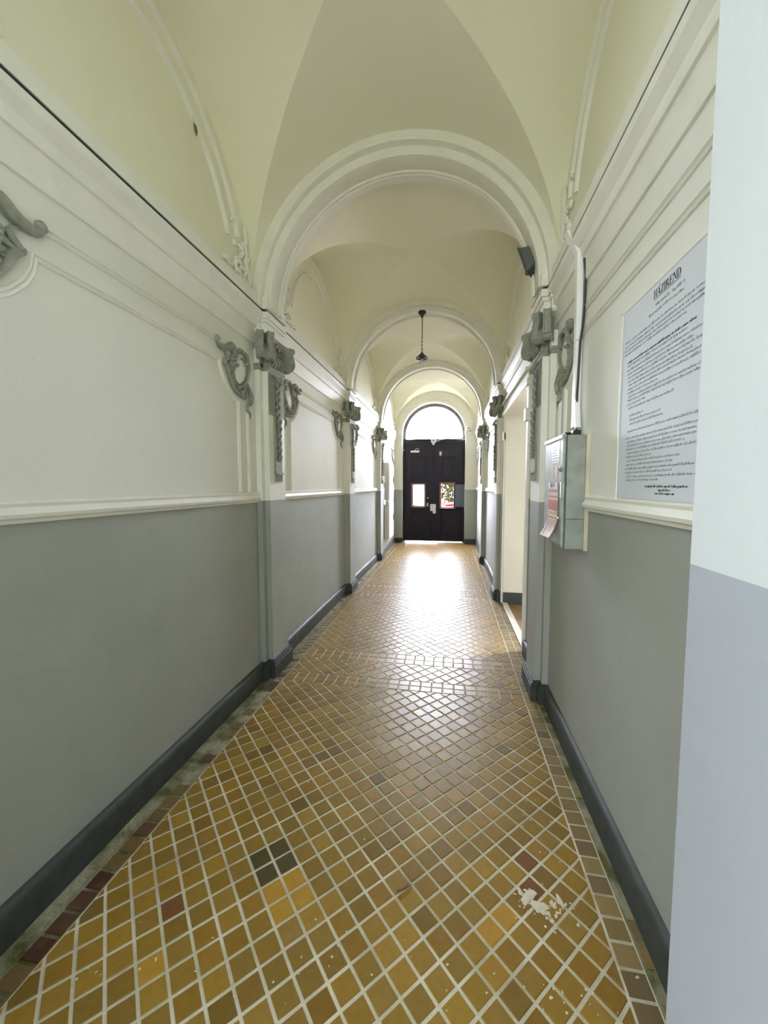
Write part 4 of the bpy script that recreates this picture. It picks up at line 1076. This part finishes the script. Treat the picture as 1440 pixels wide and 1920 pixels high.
# ---- little things -------------------------------------------------------------
mb = MB(); mb.tube([(0.010, 0, 0.045), (0.012, 0.002, 0.0)], 0.0012, 5); P, R2 = smooth_path([(0.012, 0.0, 0.0), (0.016, 0.006, -0.014), (0.015, 0.014, -0.034), (0.012, 0.022, -0.052)], [0.003, 0.011, 0.011, 0.002]); mb.tube(P, [r * 0.7 for r in R2], 7)
o = mb.build('dry_leaf', 'leaf', smooth=True); o.location = (X0 - W, 2.08, 3.50); tag(o, 'tiny brown dry leaf hanging on the upper left lunette wall', 'leaf')
mb = MB(); P, R2 = smooth_path([(-0.020, -0.012, 0.005), (-0.005, 0.0, 0.007), (0.012, 0.012, 0.006), (0.03, 0.026, 0.005)], [0.0025, 0.004, 0.0035, 0.0015]); mb.tube(P, R2, 6); mb.tube([(-0.005, 0, 0.005), (-0.022, -0.002, 0.004)], 0.002, 5)
o = mb.build('twig', 'doorred', smooth=True); o.location = (-0.157, 1.328, 0.0); tag(o, 'short dark brown twig lying on the tiles in the middle foreground', 'twig')
mb = MB(); rn = random.Random(5)
def blob(mb, x, y, r, el=1.0, an=0.0):
    n = 9; vs = [(x, y, 0.0028)]
    for i in range(n):
        a = 2 * PI * i / n; q = r * rn.uniform(0.55, 1.25); px_, py_ = q * math.cos(a) * el, q * math.sin(a)
        vs.append((x + px_ * math.cos(an) - py_ * math.sin(an), y + px_ * math.sin(an) + py_ * math.cos(an), 0.0006))
    mb.add(vs, [(0, 1 + i, 1 + (i + 1) % n) for i in range(n)] + [tuple(range(1, n + 1))[::-1]])
blob(mb, 0.30, 1.385, 0.016, 2.3, 0.9); blob(mb, 0.272, 1.40, 0.012, 1.6, 1.8); blob(mb, 0.41, 1.39, 0.010, 3.0, 1.7); blob(mb, 0.33, 1.36, 0.02, 1.5, 0.2)
for k in range(70):
    a = rn.gauss(0, 1); blob(mb, 0.345 + rn.gauss(0, 0.045), 1.352 + rn.gauss(0, 0.035), rn.uniform(0.002, 0.007), rn.uniform(1, 2), rn.uniform(0, 3))
o = mb.build('paint_splashes', 'splash'); tag(o, 'dried pale paint splashes on the tiles at the lower right', 'paint splashes'); o['kind'] = 'stuff'
mb = MB()
for k in range(150):
    x = min(0.58, rn.choice([rn.uniform(-1.2, 0.5), rn.gauss(0.38, 0.12)])); y = rn.choice([rn.uniform(0.9, 1.2), rn.uniform(1.5, 2.65)]); blob(mb, x, y, rn.uniform(0.0012, 0.0042), rn.uniform(1, 1.8), rn.uniform(0, 3))
o = mb.build('plaster_crumbs', 'splash'); tag(o, 'small pale plaster crumbs scattered over the tiles', 'debris'); o['kind'] = 'stuff'

# ================================================================== OUTSIDE
mb = MB(); mb.box(-6, 6, -8, -0.15, -0.10, -0.03); struct(mb.build('floor_courtyard', 'paving'))
mb = MB(); mb.box(-8, 8, 10.42, 24, -0.12, -0.01); struct(mb.build('floor_street', 'stone'))
# hedge beyond the street door
hd = thing('street_shrub', 'yellow-green shrub seen through the open right door window', 'shrub', (0.15, 17.5, 0)); rn = random.Random(9)
mb = MB()
for k in range(4500):
    c = Vector((rn.gauss(0, 0.42), rn.gauss(0, 0.4), 1.15 + rn.gauss(0, 0.75)))
    if c.z < 0.1: continue
    d = Vector((rn.gauss(0, 1), rn.gauss(0, 1), rn.gauss(0, 1))).normalized(); e = d.cross(Vector((0.3, 0.2, 1))).normalized(); s1 = rn.uniform(0.05, 0.10)
    mb.add([c - d * s1, c + e * s1 * .45, c + d * s1, c - e * s1 * .45], [(0, 1, 2, 3)])
mb.build('foliage', 'foliage', hd)
mb = MB()
for k in range(7): mb.tube([(rn.uniform(-.2, .2), rn.uniform(-.1, .1), 0), (rn.uniform(-.7, .7), rn.uniform(-.3, .3), 1.0), (rn.uniform(-1, 1), rn.uniform(-.4, .4), 2.0)], [0.04, 0.025, 0.01], 6)
mb.build('stems', 'doorred', hd)
# red car
car = thing('red_car', 'red car parked in the street, glimpsed through the right door window', 'car', (1.75, 15.0, 0))
body = [(-2.0, 0.30), (-2.05, 0.62), (-1.9, 0.80), (-1.15, 0.90), (-0.65, 1.32), (0.75, 1.36), (1.35, 0.98), (2.0, 0.90), (2.08, 0.55), (2.02, 0.30)]
mb = MB(); mb.prism(body, lambda u, v, t: (u, t, v), -0.8, 0.8); mb.build('car_body', 'carred', car, bevel=0.05)
mb = MB(); mb.prism([(-1.0, 0.93), (-0.62, 1.26), (0.70, 1.29), (1.15, 0.97)], lambda u, v, t: (u, t, v), -0.815, 0.815); mb.build('car_window', 'darkmetal', car)
for x in (-1.3, 1.3):
    for y in (-0.80, 0.80):
        mb = MB(); mb.lathe([(0.0005, -0.09), (0.30, -0.09), (0.31, 0), (0.30, 0.09), (0.0005, 0.09)], (x, y, 0.31), 20, axis='y'); mb.build('wheel', 'tyre', car, smooth=True)
